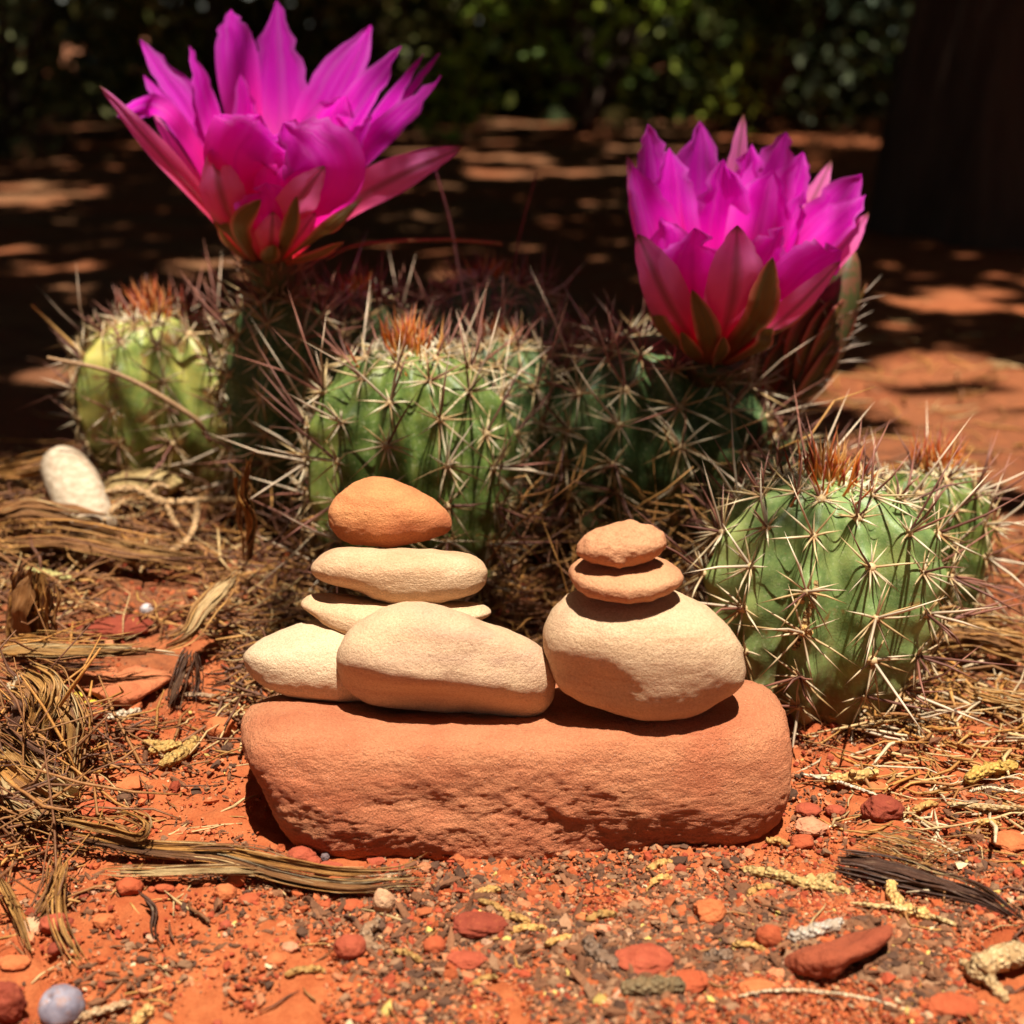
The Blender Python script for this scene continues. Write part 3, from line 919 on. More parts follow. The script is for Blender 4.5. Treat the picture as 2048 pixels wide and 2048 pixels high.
LS = [
    ('s', (965, 1000), (985, 752), 75, -3.0, dict(mid=(905, 860, -2.5))),
    ('s', (1060, 1000), (1368, 748), 62, -1.8, dict(mid=(1220, 880, -2.2))),
    ('s', (945, 985), (768, 750), 60, -1.6, dict(mid=(860, 880, -1.8))),
    ('s', (1000, 1005), (1035, 925), 70, -2.2, {}),
    ('s', (1040, 1005), (1120, 740), 60, -2.9, dict(mid=(1090, 880, -2.5))),
    ('s', (1060, 1005), (1300, 910), 45, -2.0, {}),
    ('s', (950, 1000), (820, 850), 50, -1.2, {}),
    ('o', (985, 1000), (880, 800), 90, -2.0, dict(mid=(920, 900, -1.8))),
    ('o', (1045, 1000), (1190, 800), 90, -2.0, dict(mid=(1120, 900, -1.8))),
    ('o', (1020, 1003), (1030, 800), 110, -2.6, dict(mid=(1025, 900, -2.2))),
    ('s', (1000, 960), (930, 620), 70, 3.6, {}),
    ('s', (1050, 960), (1250, 560), 80, 4.0, {}),
]
fl_top = P(565, 600, 55.5) - np.array([0, 0, 0.4])
flower(cac_fl, cl, B1, 55.2, fl_top, 1.15, LP, LS, 61)

B2 = (755, 1370)
RP = [
    ('p', (720, 1330), (512, 470), 165, 2.2, dict(mid=(560, 820), face=0.7)),
    ('p', (740, 1330), (708, 456), 240, 3.0, dict(cup=0.25)),
    ('o', (755, 1330), (875, 430), 120, 3.6, {}),
    ('p', (770, 1330), (904, 545), 240, 2.6, {}),
    ('p', (775, 1330), (1036, 500), 210, 2.6, dict(mid=(930, 840))),
    ('p', (785, 1330), (1100, 576), 190, 2.0, dict(mid=(990, 860))),
    ('o', (790, 1330), (1206, 606), 120, 2.9, dict(mid=(1060, 900))),
    ('p', (795, 1335), (1320, 660), 180, 1.4, dict(mid=(1090, 930), face=0.8)),
    ('p', (798, 1340), (1333, 735), 170, 0.6, dict(mid=(1110, 960), face=0.85)),
    ('o', (800, 1345), (1346, 802), 120, 0.6, dict(mid=(1190, 990), face=0.85)),
    ('o', (710, 1335), (433, 580), 110, 1.2, dict(mid=(520, 900), face=0.85)),
    ('p', (712, 1335), (452, 628), 170, 0.9, dict(mid=(560, 930), face=0.85)),
    ('p', (730, 1335), (590, 560), 220, 2.0, dict(mid=(610, 900))),
    ('p', (750, 1335), (800, 600), 240, 1.8, {}),
    ('p', (770, 1335), (985, 640), 260, 1.6, dict(mid=(920, 920))),
    ('p', (780, 1335), (1110, 720), 220, 0.4, dict(mid=(1010, 980))),
    # front
    ('p', (740, 1365), (690, 860), 270, -2.0, dict(mid=(680, 1070, -2.1), cup=0.3)),
    ('p', (720, 1360), (560, 820), 230, -1.1, dict(mid=(600, 1060, -1.4), cup=0.3)),
    ('p', (780, 1365), (1030, 858), 240, -1.8, dict(mid=(930, 1080, -2.0), cup=0.3)),
    ('p', (795, 1365), (1240, 945), 230, -1.9, dict(mid=(1060, 1080, -2.0), cup=0.3, face=0.8)),
    ('o', (800, 1370), (1238, 985), 110, -2.3, dict(mid=(1050, 1180, -2.4), face=0.8)),
    ('o', (768, 1375), (850, 850), 215, -2.8, dict(mid=(835, 1110, -2.7), cup=0.25)),
    ('o', (735, 1370), (476, 884), 165, -1.9, dict(mid=(585, 1130, -2.2), face=0.8)),
]
RS = [
    ('s', (745, 1380), (680, 1092), 95, -2.8, dict(mid=(735, 1250, -2.4))),
    ('s', (785, 1380), (985, 972), 120, -2.9, dict(mid=(935, 1190, -2.6), face=0.7)),
    ('s', (800, 1385), (968, 1232), 70, -2.6, dict(mid=(935, 1320, -2.4), tip=0.3)),
    ('s', (810, 1380), (1160, 1130), 70, -1.6, dict(mid=(990, 1260, -1.8))),
    ('s', (720, 1375), (500, 1045), 80, -1.4, dict(mid=(570, 1250, -1.6))),
    ('s', (720, 1380), (640, 1250), 70, -2.0, {}),
    ('s', (770, 1385), (800, 1270), 60, -2.4, {}),
    ('s', (700, 1330), (600, 980), 80, 2.6, {}),
    ('s', (800, 1330), (960, 960), 80, 3.0, {}),
]
y_r = 51.8
fr_from = P(1420, 790, 53.0) - np.array([0, 0, 0.8])
flower(cac_fr, cr, B2, y_r, fr_from, 1.2, RP, RS, 62, 1.1)

# the unopened bud beside it
bud_ax = P(*cr((1120, 1390)), 54.5)
b = Bag()
pth = catmull([bud_ax - np.array([0.8, 0, 1.2]), bud_ax, P(*cr((1215, 1160)), 54.8), P(*cr((1285, 935)), 55)], 16)
tube(b, pth, np.interp(np.linspace(0, 1, 16), [0, 0.25, 0.5, 0.75, 0.92, 1], [0.5, 0.9, 1.05, 0.85, 0.5, 0.08]), 14, np.array([0.1, 0.05, 0.03]))
bud = b.build('flower_bud', TUBE, cac_fr)
rg = np.random.default_rng(5)
for k in range(12):
    an = 2 * math.pi * k / 12 + rg.normal(0, 0.15); st = rg.uniform(0.0, 0.35)
    i0 = int(st * 15); i1 = min(15, int((st + rg.uniform(0.45, 0.62)) * 15))
    o = np.array([math.cos(an), math.sin(an), 0])
    p0 = pth[i0] + o * 0.75; p1 = pth[i1] + o * (0.95 if i1 < 13 else 0.3)
    petal(bud, 'sepal', SEPAL, pth[i0], p0, p1, 0.95, mid=(p0 + p1) / 2 + o * 0.28, seed=900 + k, prof=PROF_S, jag=0.2, face=0.0, cup=0.5)
sb = Bag()
for k in range(60):
    an = rg.uniform(0, 6.28); i = int(rg.integers(1, 11)); o = np.array([math.cos(an), math.sin(an), 0.3])
    spine(sb, pth[i] + o * 0.95, o + (0, 0, rg.uniform(0, 1)), rg.uniform(0.5, 1.4), rg.normal(0, 0.1, 3), 0.035, np.array([0.3, 0.2, 0.12]), np.array([0.42, 0.32, 0.25]), np.array([0.5, 0.4, 0.3]))
sb.build('bud_bristles', SPINE, bud)
# ------------------------------------------------------------------ pebbles and rocks
m = M('pebble'); v = m.coord(); a = m.attr('col').outputs['Color']
n1 = m.noise(v, 1.6, 4, 0.65); n2 = m.noise(v, 9, 3, 0.7)
c = m.mix(m.rng(n1, 0.35, 0.65), a, m.mix(1.0, a, (0.72, 0.62, 0.58), 'MULTIPLY'))
c = m.mix(m.rng(n2, 0.55, 0.75, 0, 0.35), c, (0.50, 0.14, 0.045))
PEB = m.bsdf(c, 0.9, 0.25, m.bump(m.math('ADD', n1, m.math('MULTIPLY', n2, 0.5)), 0.10, 0.9))

C_RED = (0.40, 0.085, 0.030); C_DARK = (0.24, 0.045, 0.022); C_OR = (0.52, 0.15, 0.05); C_TAN = (0.58, 0.34, 0.19)
C_PINK = (0.55, 0.24, 0.13); C_GREY = (0.16, 0.12, 0.12); C_BRICK = (0.36, 0.075, 0.035); C_BROWN = (0.13, 0.065, 0.035)


def rock_shape(abc, seed, planes=9, sub=4, ang=0.78):
    rg = np.random.default_rng(seed)
    D, F = ico(sub)
    V = D.copy()
    for k in range(planes):
        n = nrm(rg.normal(0, 1, 3)); d = rg.uniform(ang, 0.97)
        h = V @ n - d
        V = V - np.outer(np.clip(h, 0, None) * 0.92, n)
    V = V + D * (0.10 * fbm(D * 1.7 + seed * 3.1, 3, seed) + 0.05 * fbm(D * 5 + seed, 3, seed + 5))[:, None]
    V = V / np.abs(V).max(0)
    return V * np.asarray(abc), F


def place_rock(u, v, ru, rv, label, col, seed, ang=0.78, group=None, name='pebble', cat='pebble', sub=3, rot=0.0, planes=9, sink=0.25):
    p = G(u, v + rv * 0.5)
    s = pxs(p)
    dv = nrm(p - EYE); sa = -dv[2]; ca = math.sqrt(1 - sa * sa)
    a = ru * s; b = a * 0.8; e = rv * s
    if b * sa > 0.85 * e: b = 0.85 * e / sa
    c = max(math.sqrt(max(e * e - (b * sa) ** 2, 0)) / ca, 0.3 * e)
    V, F = rock_shape((a, b, c), seed, planes, sub, ang)
    cr_, sr_ = math.cos(rot), math.sin(rot)
    V = np.stack([V[:, 0] * cr_ - V[:, 2] * sr_, V[:, 1], V[:, 0] * sr_ + V[:, 2] * cr_], -1)
    V = V + p + np.array([0, b * 0.15, c * (1 - sink)])
    o = mk(name, V, F, PEB, col=np.tile(col, (len(V), 1)))
    return tag(o, label, cat, group)


k7 = lambda X, Y: (X / 1.8867, 1500 + Y / 1.8867)
k8 = lambda X, Y: (1024 + X / 1.8867, 1400 + Y / 1.8867)
k6 = lambda X, Y: (X / 2.76, 900 + Y / 2.76)
ROCKS = [
    (k7(1140, 405), 30, 20, 'rounded red-brown pebble tucked against the lower left corner of the slab', C_BRICK, 0.85),
    (k7(1178, 425), 19, 13, 'small red-brown pebble touching the larger pebble at the slab corner', C_BRICK, 0.85),
    (k7(1228, 408), 10, 9, 'tiny blue-grey pebble among red pebbles at the slab foot', C_GREY, 0.9),
    (k7(1240, 448), 30, 15, 'flat red pebble behind the frayed bark strip, at the slab foot', C_BRICK, 0.75),
    (k7(1420, 418), 20, 10, 'small knobbly red pebble against the slab foot, near the frayed bark end', C_BRICK, 0.75),
    (k7(1495, 445), 17, 9, 'tiny dull red pebble beside the frayed end of the long bark strip', C_BRICK, 0.75),
    (k7(1345, 470), 13, 9, 'tiny dark red pebble half hidden by the long bark strip', C_BRICK, 0.75),
    (k7(1447, 585), 24, 27, 'pale tan pebble standing upright below the frayed bark end', C_TAN, 0.85),
    (k7(1322, 755), 34, 27, 'round flat brick-red pebble in the bare soil below the upright tan pebble', C_BRICK, 0.9),
    (k7(1810, 662), 59, 29, 'dark red dome-like rock in front of the slab centre', C_DARK, 0.82),
    (k7(1760, 795), 43, 22, 'flat dull red pebble just below the dark red dome-like rock', C_BRICK, 0.8),
    (k7(1640, 748), 24, 20, 'round rough red clod left of the flat dull red pebble', C_RED, 0.85),
    (k7(1095, 748), 18, 12, 'small pinkish pebble in the soil left of the round brick-red one', C_PINK, 0.8),
    (k7(1042, 790), 22, 13, 'orange-red pebble beside the small pinkish pebble', C_OR, 0.85),
    (k7(850, 547), 24, 19, 'lumpy orange-red pebble right below the long bark strip', C_OR, 0.75),
    (k7(940, 566), 23, 13, 'low red pebble touching the lumpy orange-red one', C_RED, 0.8),
    (k7(1328, 588), 25, 14, 'smooth orange-brown pebble left of the upright tan pebble', C_RED, 0.85),
    (k7(1228, 590), 14, 10, 'small red pebble in shade under the long bark strip', C_RED, 0.8),
    (k7(488, 522), 30, 20, 'blocky red pebble beneath the end of the bark pile', C_RED, 0.72),
    (k7(620, 518), 20, 11, 'small flat red pebble right of the blocky red pebble', C_RED, 0.75),
    (k7(365, 222), 42, 20, 'broad flat red rock beside the shaggy bark pile', C_RED, 0.72),
    (k7(500, 128), 38, 16, 'flat pale orange rock in bare soil left of the slab', C_OR, 0.72),
    (k7(552, 178), 17, 13, 'round red pebble just below the flat pale orange rock', C_RED, 0.85),
    (k7(472, 182), 17, 12, 'dark brown pebble beside a round red one, left of the slab', C_BROWN, 0.85),
    (k7(545, 238), 15, 11, 'small red clod right of the broad flat red rock', C_RED, 0.8),
    (k7(125, 668), 28, 18, 'tan pebble half buried below the bark pile at the left edge', C_TAN, 0.75),
    (k7(205, 665), 30, 23, 'angular red rock beside the half buried tan pebble', C_BRICK, 0.72),
    (k7(392, 652), 24, 17, 'angular orange-red clod in bare soil at the lower left', C_OR, 0.7),
    (k7(55, 802), 34, 17, 'rounded orange pebble at the left edge above the bluish berry', C_OR, 0.85),
    (k7(30, 975), 42, 46, 'smooth red-brown rock cut off by the lower left corner', C_DARK, 0.9),
    (k8(1130, 482), 35, 20, 'pale pinkish tan stone lying right of the slab corner', C_PINK, 0.75),
    (k8(1395, 425), 45, 31, 'rough dark red rock in the litter right of the slab', C_DARK, 0.78),
    (k8(1120, 418), 27, 15, 'rusty clod behind the pale pinkish stone', C_BRICK, 0.8),
    (k8(1220, 420), 22, 13, 'small rusty clod beside the rough dark red rock', C_BRICK, 0.8),
    (k8(500, 985), 63, 33, 'angular brick-red rock in shade of soil near the bottom middle', C_BRICK, 0.72),
    (k8(665, 1062), 44, 24, 'low red rock right of the angular brick-red rock', C_RED, 0.78),
    (k8(742, 808), 36, 27, 'flat orange chip leaning in the dark crumbs below the slab', C_OR, 0.72),
    (k8(338, 866), 21, 12, 'small pale orange pebble among dark crumbs below the slab', C_PINK, 0.8),
    (k8(965, 905), 28, 25, 'rusty soil clod left of the grey broken stick', C_RED, 0.85),
    (k8(1365, 328), 28, 13, 'small brick-like red chip behind the rough dark red rock', C_OR, 0.72),
    (k8(1880, 540), 42, 22, 'flat orange-red rock at the right edge', C_OR, 0.74),
    (k8(1868, 582), 15, 10, 'tiny orange pebble below the flat rock at the right edge', C_OR, 0.8),
    (k8(1660, 1155), 56, 26, 'flat red rock at the lower right, beneath the broken tan twig', C_RED, 0.75),
    (k8(1575, 1108), 20, 13, 'dark brown chip beside the flat red rock at the lower right', C_BROWN, 0.75),
    (k8(1575, 1192), 13, 9, 'tiny pale tan pebble at the lower right edge of the bare soil', C_TAN, 0.85),
    (k8(930, 1085), 42, 16, 'flat orange soil plate left of the big wedge rock', C_OR, 0.75),
    (k6(640, 975), 76, 24, 'flat dark red rock lying in shade behind the horizontal bark strip', C_DARK, 0.8),
    (k6(1220, 1552), 33, 25, 'egg-sized orange pebble beside the left end of the slab', C_OR, 0.9),
    (k6(810, 888), 14, 12, 'small whitish pebble behind the flat dark red rock', (0.55, 0.50, 0.50), 0.9),
    (k6(1060, 800), 12, 9, 'tiny bright orange chip in the brown litter left of the stack', C_OR, 0.75),
    (k6(520, 1450), 24, 18, 'rough red clod at the foot of the orange boulder', C_RED, 0.8),
    (k6(730, 1420), 22, 15, 'orange-red clod right below the orange boulder', C_OR, 0.8),
    (k6(800, 1575), 15, 11, 'small red clod in crumbs between boulder and scaly twig', C_RED, 0.8),
]
for i, (uv, ru, rv, lab, colr, ang) in enumerate(ROCKS):
    place_rock(uv[0], uv[1], ru, rv, lab, colr, 300 + i, ang, sub=5 if ru > 34 else 4, name='rock' if ru > 38 else 'pebble', cat='rock' if ru > 38 else 'pebble')
brick = stone_mat('brick_red_rock', (0.33, 0.068, 0.026), (0.40, 0.095, 0.036), (0.28, 0.052, 0.022), bump=1.6, band=0.7)
boulder = stone_mat('orange_rock', (0.50, 0.15, 0.055), (0.56, 0.20, 0.08), (0.44, 0.11, 0.04), bump=1.3, band=0.8)
wo = [k8(*q) for q in [(1032, 985), (1042, 962), (1110, 935), (1200, 898), (1320, 868), (1415, 845), (1437, 862), (1432, 895), (1385, 945), (1330, 985), (1240, 1040), (1200, 1062), (1130, 1060), (1075, 1045), (1045, 1015)]]
rr_ = ((0.10, 0.9), (0.05, 2.4), (0.02, 7.0))
gp = G(*k8(1230, 1010))
tag(stone('rock', wo, gp[1] + 0.15, 0.85, brick, p=3.6, sub=6, seed=412, rough=rr_, yaw=0.25), 'large angular brick-red wedge rock at the lower right', 'rock')
oo = [k6(*q) for q in [(330, 1225), (400, 1205), (560, 1195), (760, 1195), (890, 1215), (960, 1258), (905, 1310), (835, 1345), (780, 1392), (700, 1412), (580, 1405), (530, 1365), (450, 1320), (370, 1285)]]
gp = G(*k6(640, 1350))
tag(stone('rock', oo, gp[1] + 0.5, 1.6, boulder, p=3.2, sub=6, seed=401, rough=rr_, yaw=-0.1), 'orange boulder-like rock under the horizontal bark strip at the left', 'rock')

rg = np.random.default_rng(77)
cols = [C_RED, C_RED, C_RED, C_BRICK, C_BRICK, C_DARK, C_BROWN, C_OR]
n = 0
while n < 90:
    u, v_ = rg.uniform(-60, 2108), 1340 + 780 * rg.uniform(0, 1) ** 0.8
    if 470 < u < 1590 and v_ < 1745: continue
    r = 6 + rg.exponential(4.0)
    place_rock(u, v_, r * rg.uniform(0.9, 1.5), r * rg.uniform(0.6, 0.9), 'small loose pebble among the soil crumbs', cols[rg.integers(len(cols))], 1000 + n, 0.6,
               group='small loose pebbles in the soil', sub=3, planes=12)
    n += 1

# ------------------------------------------------------------------ juniper berry
m = M('berry_skin'); v = m.coord()
c = m.mix(m.rng(m.noise(v, 2.2, 3), 0.35, 0.65), (0.14, 0.125, 0.16), (0.28, 0.25, 0.29))
c = m.mix(m.rng(m.noise(v, 3.5, 4, 0.7), 0.52, 0.66, 0, 0.7), c, (0.26, 0.12, 0.075))
BERRY = m.bsdf(c, 0.6, 0.4, m.bump(m.noise(v, 7, 3), 0.03, 0.6))
p = G(118, 2058); s = pxs(p)
D, F = ico(4); V = D * (45 * s) * (1 + 0.06 * fbm(D * 1.6, 3, 3))[:, None]
V = V - D * (0.22 * np.exp(-((D - nrm(np.array([-0.5, -0.3, 0.8]))) ** 2).sum(1) / 0.05))[:, None]
tag(mk('juniper_berry', V + p + np.array([0, 0.3, 30 * s]), F, BERRY), 'dusty bluish grey juniper berry in the lower left corner', 'berry')

# ------------------------------------------------------------------ crumbs of soil (uncountable)
m = M('soil_crumb'); a = m.attr('col').outputs['Color']; v = m.coord()
CR = m.bsdf(m.mix(m.rng(m.noise(v, 11, 2), 0.3, 0.7, 0, 0.5), a, m.mix(1.0, a, (0.6, 0.5, 0.45), 'MULTIPLY')), 0.92, 0.2, m.bump(m.noise(v, 14, 3), 0.05, 0.8))
rg = np.random.default_rng(9)
N = 85000
kind = rg.uniform(0, 1, N)
# half evenly over the near soil, half where the photo shows it heaped (in front of the slab and right of it)
yy = 23 + 34 * rg.uniform(0, 1, N) ** 1.25
xx = rg.uniform(-1, 1, N) * (yy * 0.42 + 2.5)
h = slice(0, N // 2)
yy[h] = 28.2 + rg.normal(0, 1.9, N // 2); xx[h] = rg.normal(5.5, 5.0, N // 2)
patch = fbm(xy0(xx, yy) / 2.3, 3, 55)
keep = (patch > -0.55) & ~((np.abs(xx - SLAB_C[0]) < 7.2) & (np.abs(yy - SLAB_C[1]) < 2.3)) & (yy > 21)
xx, yy, kind, patch = xx[keep], yy[keep], kind[keep], patch[keep]
N = len(xx)
zz = ground_h(xx, yy) + 0.05
D, F = ico(1)
size = np.clip(rg.lognormal(-3.2, 0.55, N), 0.02, 0.2) * np.where(patch < -0.25, 0.6, 1.0)
palr = np.array([(0.40, 0.09, 0.028), (0.48, 0.13, 0.045), (0.33, 0.06, 0.025), (0.52, 0.20, 0.09)])
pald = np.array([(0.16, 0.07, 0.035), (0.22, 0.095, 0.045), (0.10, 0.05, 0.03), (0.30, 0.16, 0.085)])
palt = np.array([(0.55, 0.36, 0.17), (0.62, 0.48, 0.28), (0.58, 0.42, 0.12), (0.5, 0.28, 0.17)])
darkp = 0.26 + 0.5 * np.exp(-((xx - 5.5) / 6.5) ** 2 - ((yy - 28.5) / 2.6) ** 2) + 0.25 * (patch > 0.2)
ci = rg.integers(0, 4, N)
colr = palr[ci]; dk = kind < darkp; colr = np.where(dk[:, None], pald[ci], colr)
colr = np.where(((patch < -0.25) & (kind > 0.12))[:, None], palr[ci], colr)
colr = np.where((kind > 0.975)[:, None], palt[ci], colr) * rg.uniform(0.75, 1.2, N)[:, None]
sc3 = np.stack([rg.uniform(0.8, 1.3, N), rg.uniform(0.7, 1.1, N), rg.uniform(0.5, 0.9, N)], -1) * size[:, None]
sc3[:, 0] *= np.where(dk & (ci < 2), rg.uniform(1.3, 2.5, N), 1.0); sc3[:, 1] *= np.where(dk & (ci < 2), 0.75, 1.0)
jit = 1 + 0.22 * rg.normal(0, 1, (N, len(D), 1))
V = D[None] * jit * sc3[:, None, :]
an = rg.uniform(0, 6.28, N); ca, sa = np.cos(an)[:, None], np.sin(an)[:, None]
tl = rg.normal(0, 0.35, N)[:, None]
Vx = V[..., 0] * ca - V[..., 1] * sa; Vy = V[..., 0] * sa + V[..., 1] * ca; Vz = V[..., 2] + V[..., 0] * tl
V = np.stack([Vx, Vy, Vz], -1) + np.stack([xx, yy, zz + size * 0.25], -1)[:, None, :]
F_ = (F[None] + (np.arange(N) * len(D))[:, None, None]).reshape(-1, 3)
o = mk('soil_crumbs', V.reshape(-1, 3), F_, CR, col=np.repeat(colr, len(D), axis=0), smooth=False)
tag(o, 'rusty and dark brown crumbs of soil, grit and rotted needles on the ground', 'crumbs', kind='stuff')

# ------------------------------------------------------------------ dry litter (uncountable)
m = M('dry_fibre'); a = m.attr('col').outputs['Color']; v = m.coord()
FIB = m.bsdf(m.mix(m.rng(m.noise(v, 3.0, 4, 0.7), 0.35, 0.65, 0, 0.6), a, m.mix(1.0, a, (0.5, 0.42, 0.36), 'MULTIPLY')), 0.6, 0.35, m.bump(m.noise(v, 12, 3), 0.04, 0.7), transl=0.12)
m = M('torn_bark'); a = m.attr('col').outputs['Color']; uv = m.attr('uvw').outputs['Vector']
mp = m.n('Mapping'); m.put(mp.inputs[0], uv); mp.inputs['Scale'].default_value = (7.0, 0.9, 1.0)
g1 = m.noise(mp.outputs[0], 1.6, 5, 0.7)
g2 = m.noise(m.coord(), 0.8, 3)
c = m.mix(m.rng(g1, 0.34, 0.54), m.mix(1.0, a, (0.45, 0.34, 0.25), 'MULTIPLY'), a)
c = m.mix(m.rng(g1, 0.60, 0.74, 0, 0.55), c, (0.62, 0.46, 0.27))
c = m.mix(m.rng(g2, 0.45, 0.65, 0, 0.55), c, m.mix(1.0, c, (0.55, 0.5, 0.48), 'MULTIPLY'))
BARKF = m.bsdf(c, 0.55, 0.35, m.bump(g1, 0.06, 1.0), transl=0.15)
STRAW = np.array([(0.54, 0.28, 0.08), (0.36, 0.16, 0.05), (0.24, 0.10, 0.04), (0.62, 0.42, 0.19), (0.15, 0.06, 0.03), (0.50, 0.23, 0.055), (0.68, 0.53, 0.33)])


def litter(bag, x, y, L, r, col, h, rg, tilt=0.2):
    an = rg.uniform(0, math.pi); t = np.array([-0.5, -0.15, 0.2, 0.5])[:, None]
    d = np.array([math.cos(an), math.sin(an) * 0.8, rg.normal(0, tilt)])
    p = np.array([x, y, h]) + d * L * t + rg.normal(0, 0.05 * L, (4, 3)) * (1, 1, 0.5)
    g = ground_h(p[:, 0], p[:, 1])
    p[:, 2] = np.maximum(p[:, 2] + g, g + r * 0.6)
    tube(bag, p, np.array([0.6, 1, 0.9, 0.4]) * r, 4, col * rg.uniform(0.75, 1.2))


rg = np.random.default_rng(31)
b = Bag()
def scatter(n, cx, cy_, sx, sy, Lr, rr, hh, colset, tilt=0.2):
    for k in range(n):
        x, y = rg.normal(cx, sx), rg.normal(cy_, sy)
        if abs(x - SLAB_C[0]) < 8 and abs(y - SLAB_C[1]) < 3.4 or y < 22: continue
        if abs(x + 12.0) < 2.6 and abs(y - 42) < 2.6 or abs(x + 13.2) < 1.9 and abs(y - 47.8) < 1.4: continue
        litter(b, x, y, rg.uniform(*Lr), rg.uniform(*rr), STRAW[colset[rg.integers(len(colset))]], abs(rg.normal(0, hh)), rg, tilt)
scatter(350, -14.2, 36, 1.4, 3.5, (1.2, 4.5), (0.02, 0.06), 0.9, [1, 1, 2, 4, 5, 2], 0.6)
scatter(1500, -17, 52, 4.8, 3.6, (0.8, 4.0), (0.018, 0.07), 0.55, [0, 1, 2, 4, 5, 1, 2, 3])
scatter(900, -8, 43.5, 3.0, 3.0, (0.8, 2.6), (0.025, 0.06), 0.45, [1, 2, 4, 3, 0])
scatter(700, -1, 44, 5.0, 2.2, (0.8, 3.0), (0.025, 0.06), 0.6, [1, 2, 4, 5])
scatter(260, 3.5, 48.5, 4.5, 1.8, (1.5, 4.0), (0.02, 0.045), 3.0, [1, 2, 4, 5, 0], 0.7)
scatter(120, -6.5, 50, 2.0, 2.0, (1.5, 3.5), (0.02, 0.045), 2.5, [1, 2, 4, 5, 0], 0.7)
scatter(420, 4.5, 45.5, 3.2, 2.0, (0.8, 2.8), (0.025, 0.06), 0.5, [1, 2, 4, 4, 5])
scatter(200, -6, 48, 2.5, 2.5, (0.8, 2.8), (0.025, 0.06), 0.6, [1, 2, 4, 0])
scatter(520, 14.5, 41.5, 3.2, 3.2, (0.8, 3.2), (0.025, 0.07), 0.35, [0, 3, 5, 6, 1])
scatter(240, 13, 34, 3.0, 2.6, (0.5, 2.2), (0.02, 0.05), 0.15, [0, 3, 5, 6, 1], 0.08)
scatter(240, 5, 29, 6, 2.4, (0.35, 1.4), (0.02, 0.05), 0.08, [1, 2, 4, 4, 0], 0.08)
scatter(120, -10, 33, 3, 4, (0.4, 1.8), (0.02, 0.05), 0.1, [1, 2, 4, 0, 3], 0.08)
scatter(600, 2, 51, 10, 4, (1.0, 3.5), (0.03, 0.06), 0.7, [1, 2, 4, 5])
scatter(260, 0, 72, 30, 12, (1.5, 5), (0.04, 0.10), 0.3, [0, 1, 2, 5])
scatter(260, 26, 86, 12, 15, (1, 4), (0.04, 0.10), 0.15, [0, 1, 2, 3, 5])
o = b.build('dry_litter', FIB)
tag(o, 'tangle of dry brown needles and grass bits round the cactus clump', 'litter', kind='stuff')

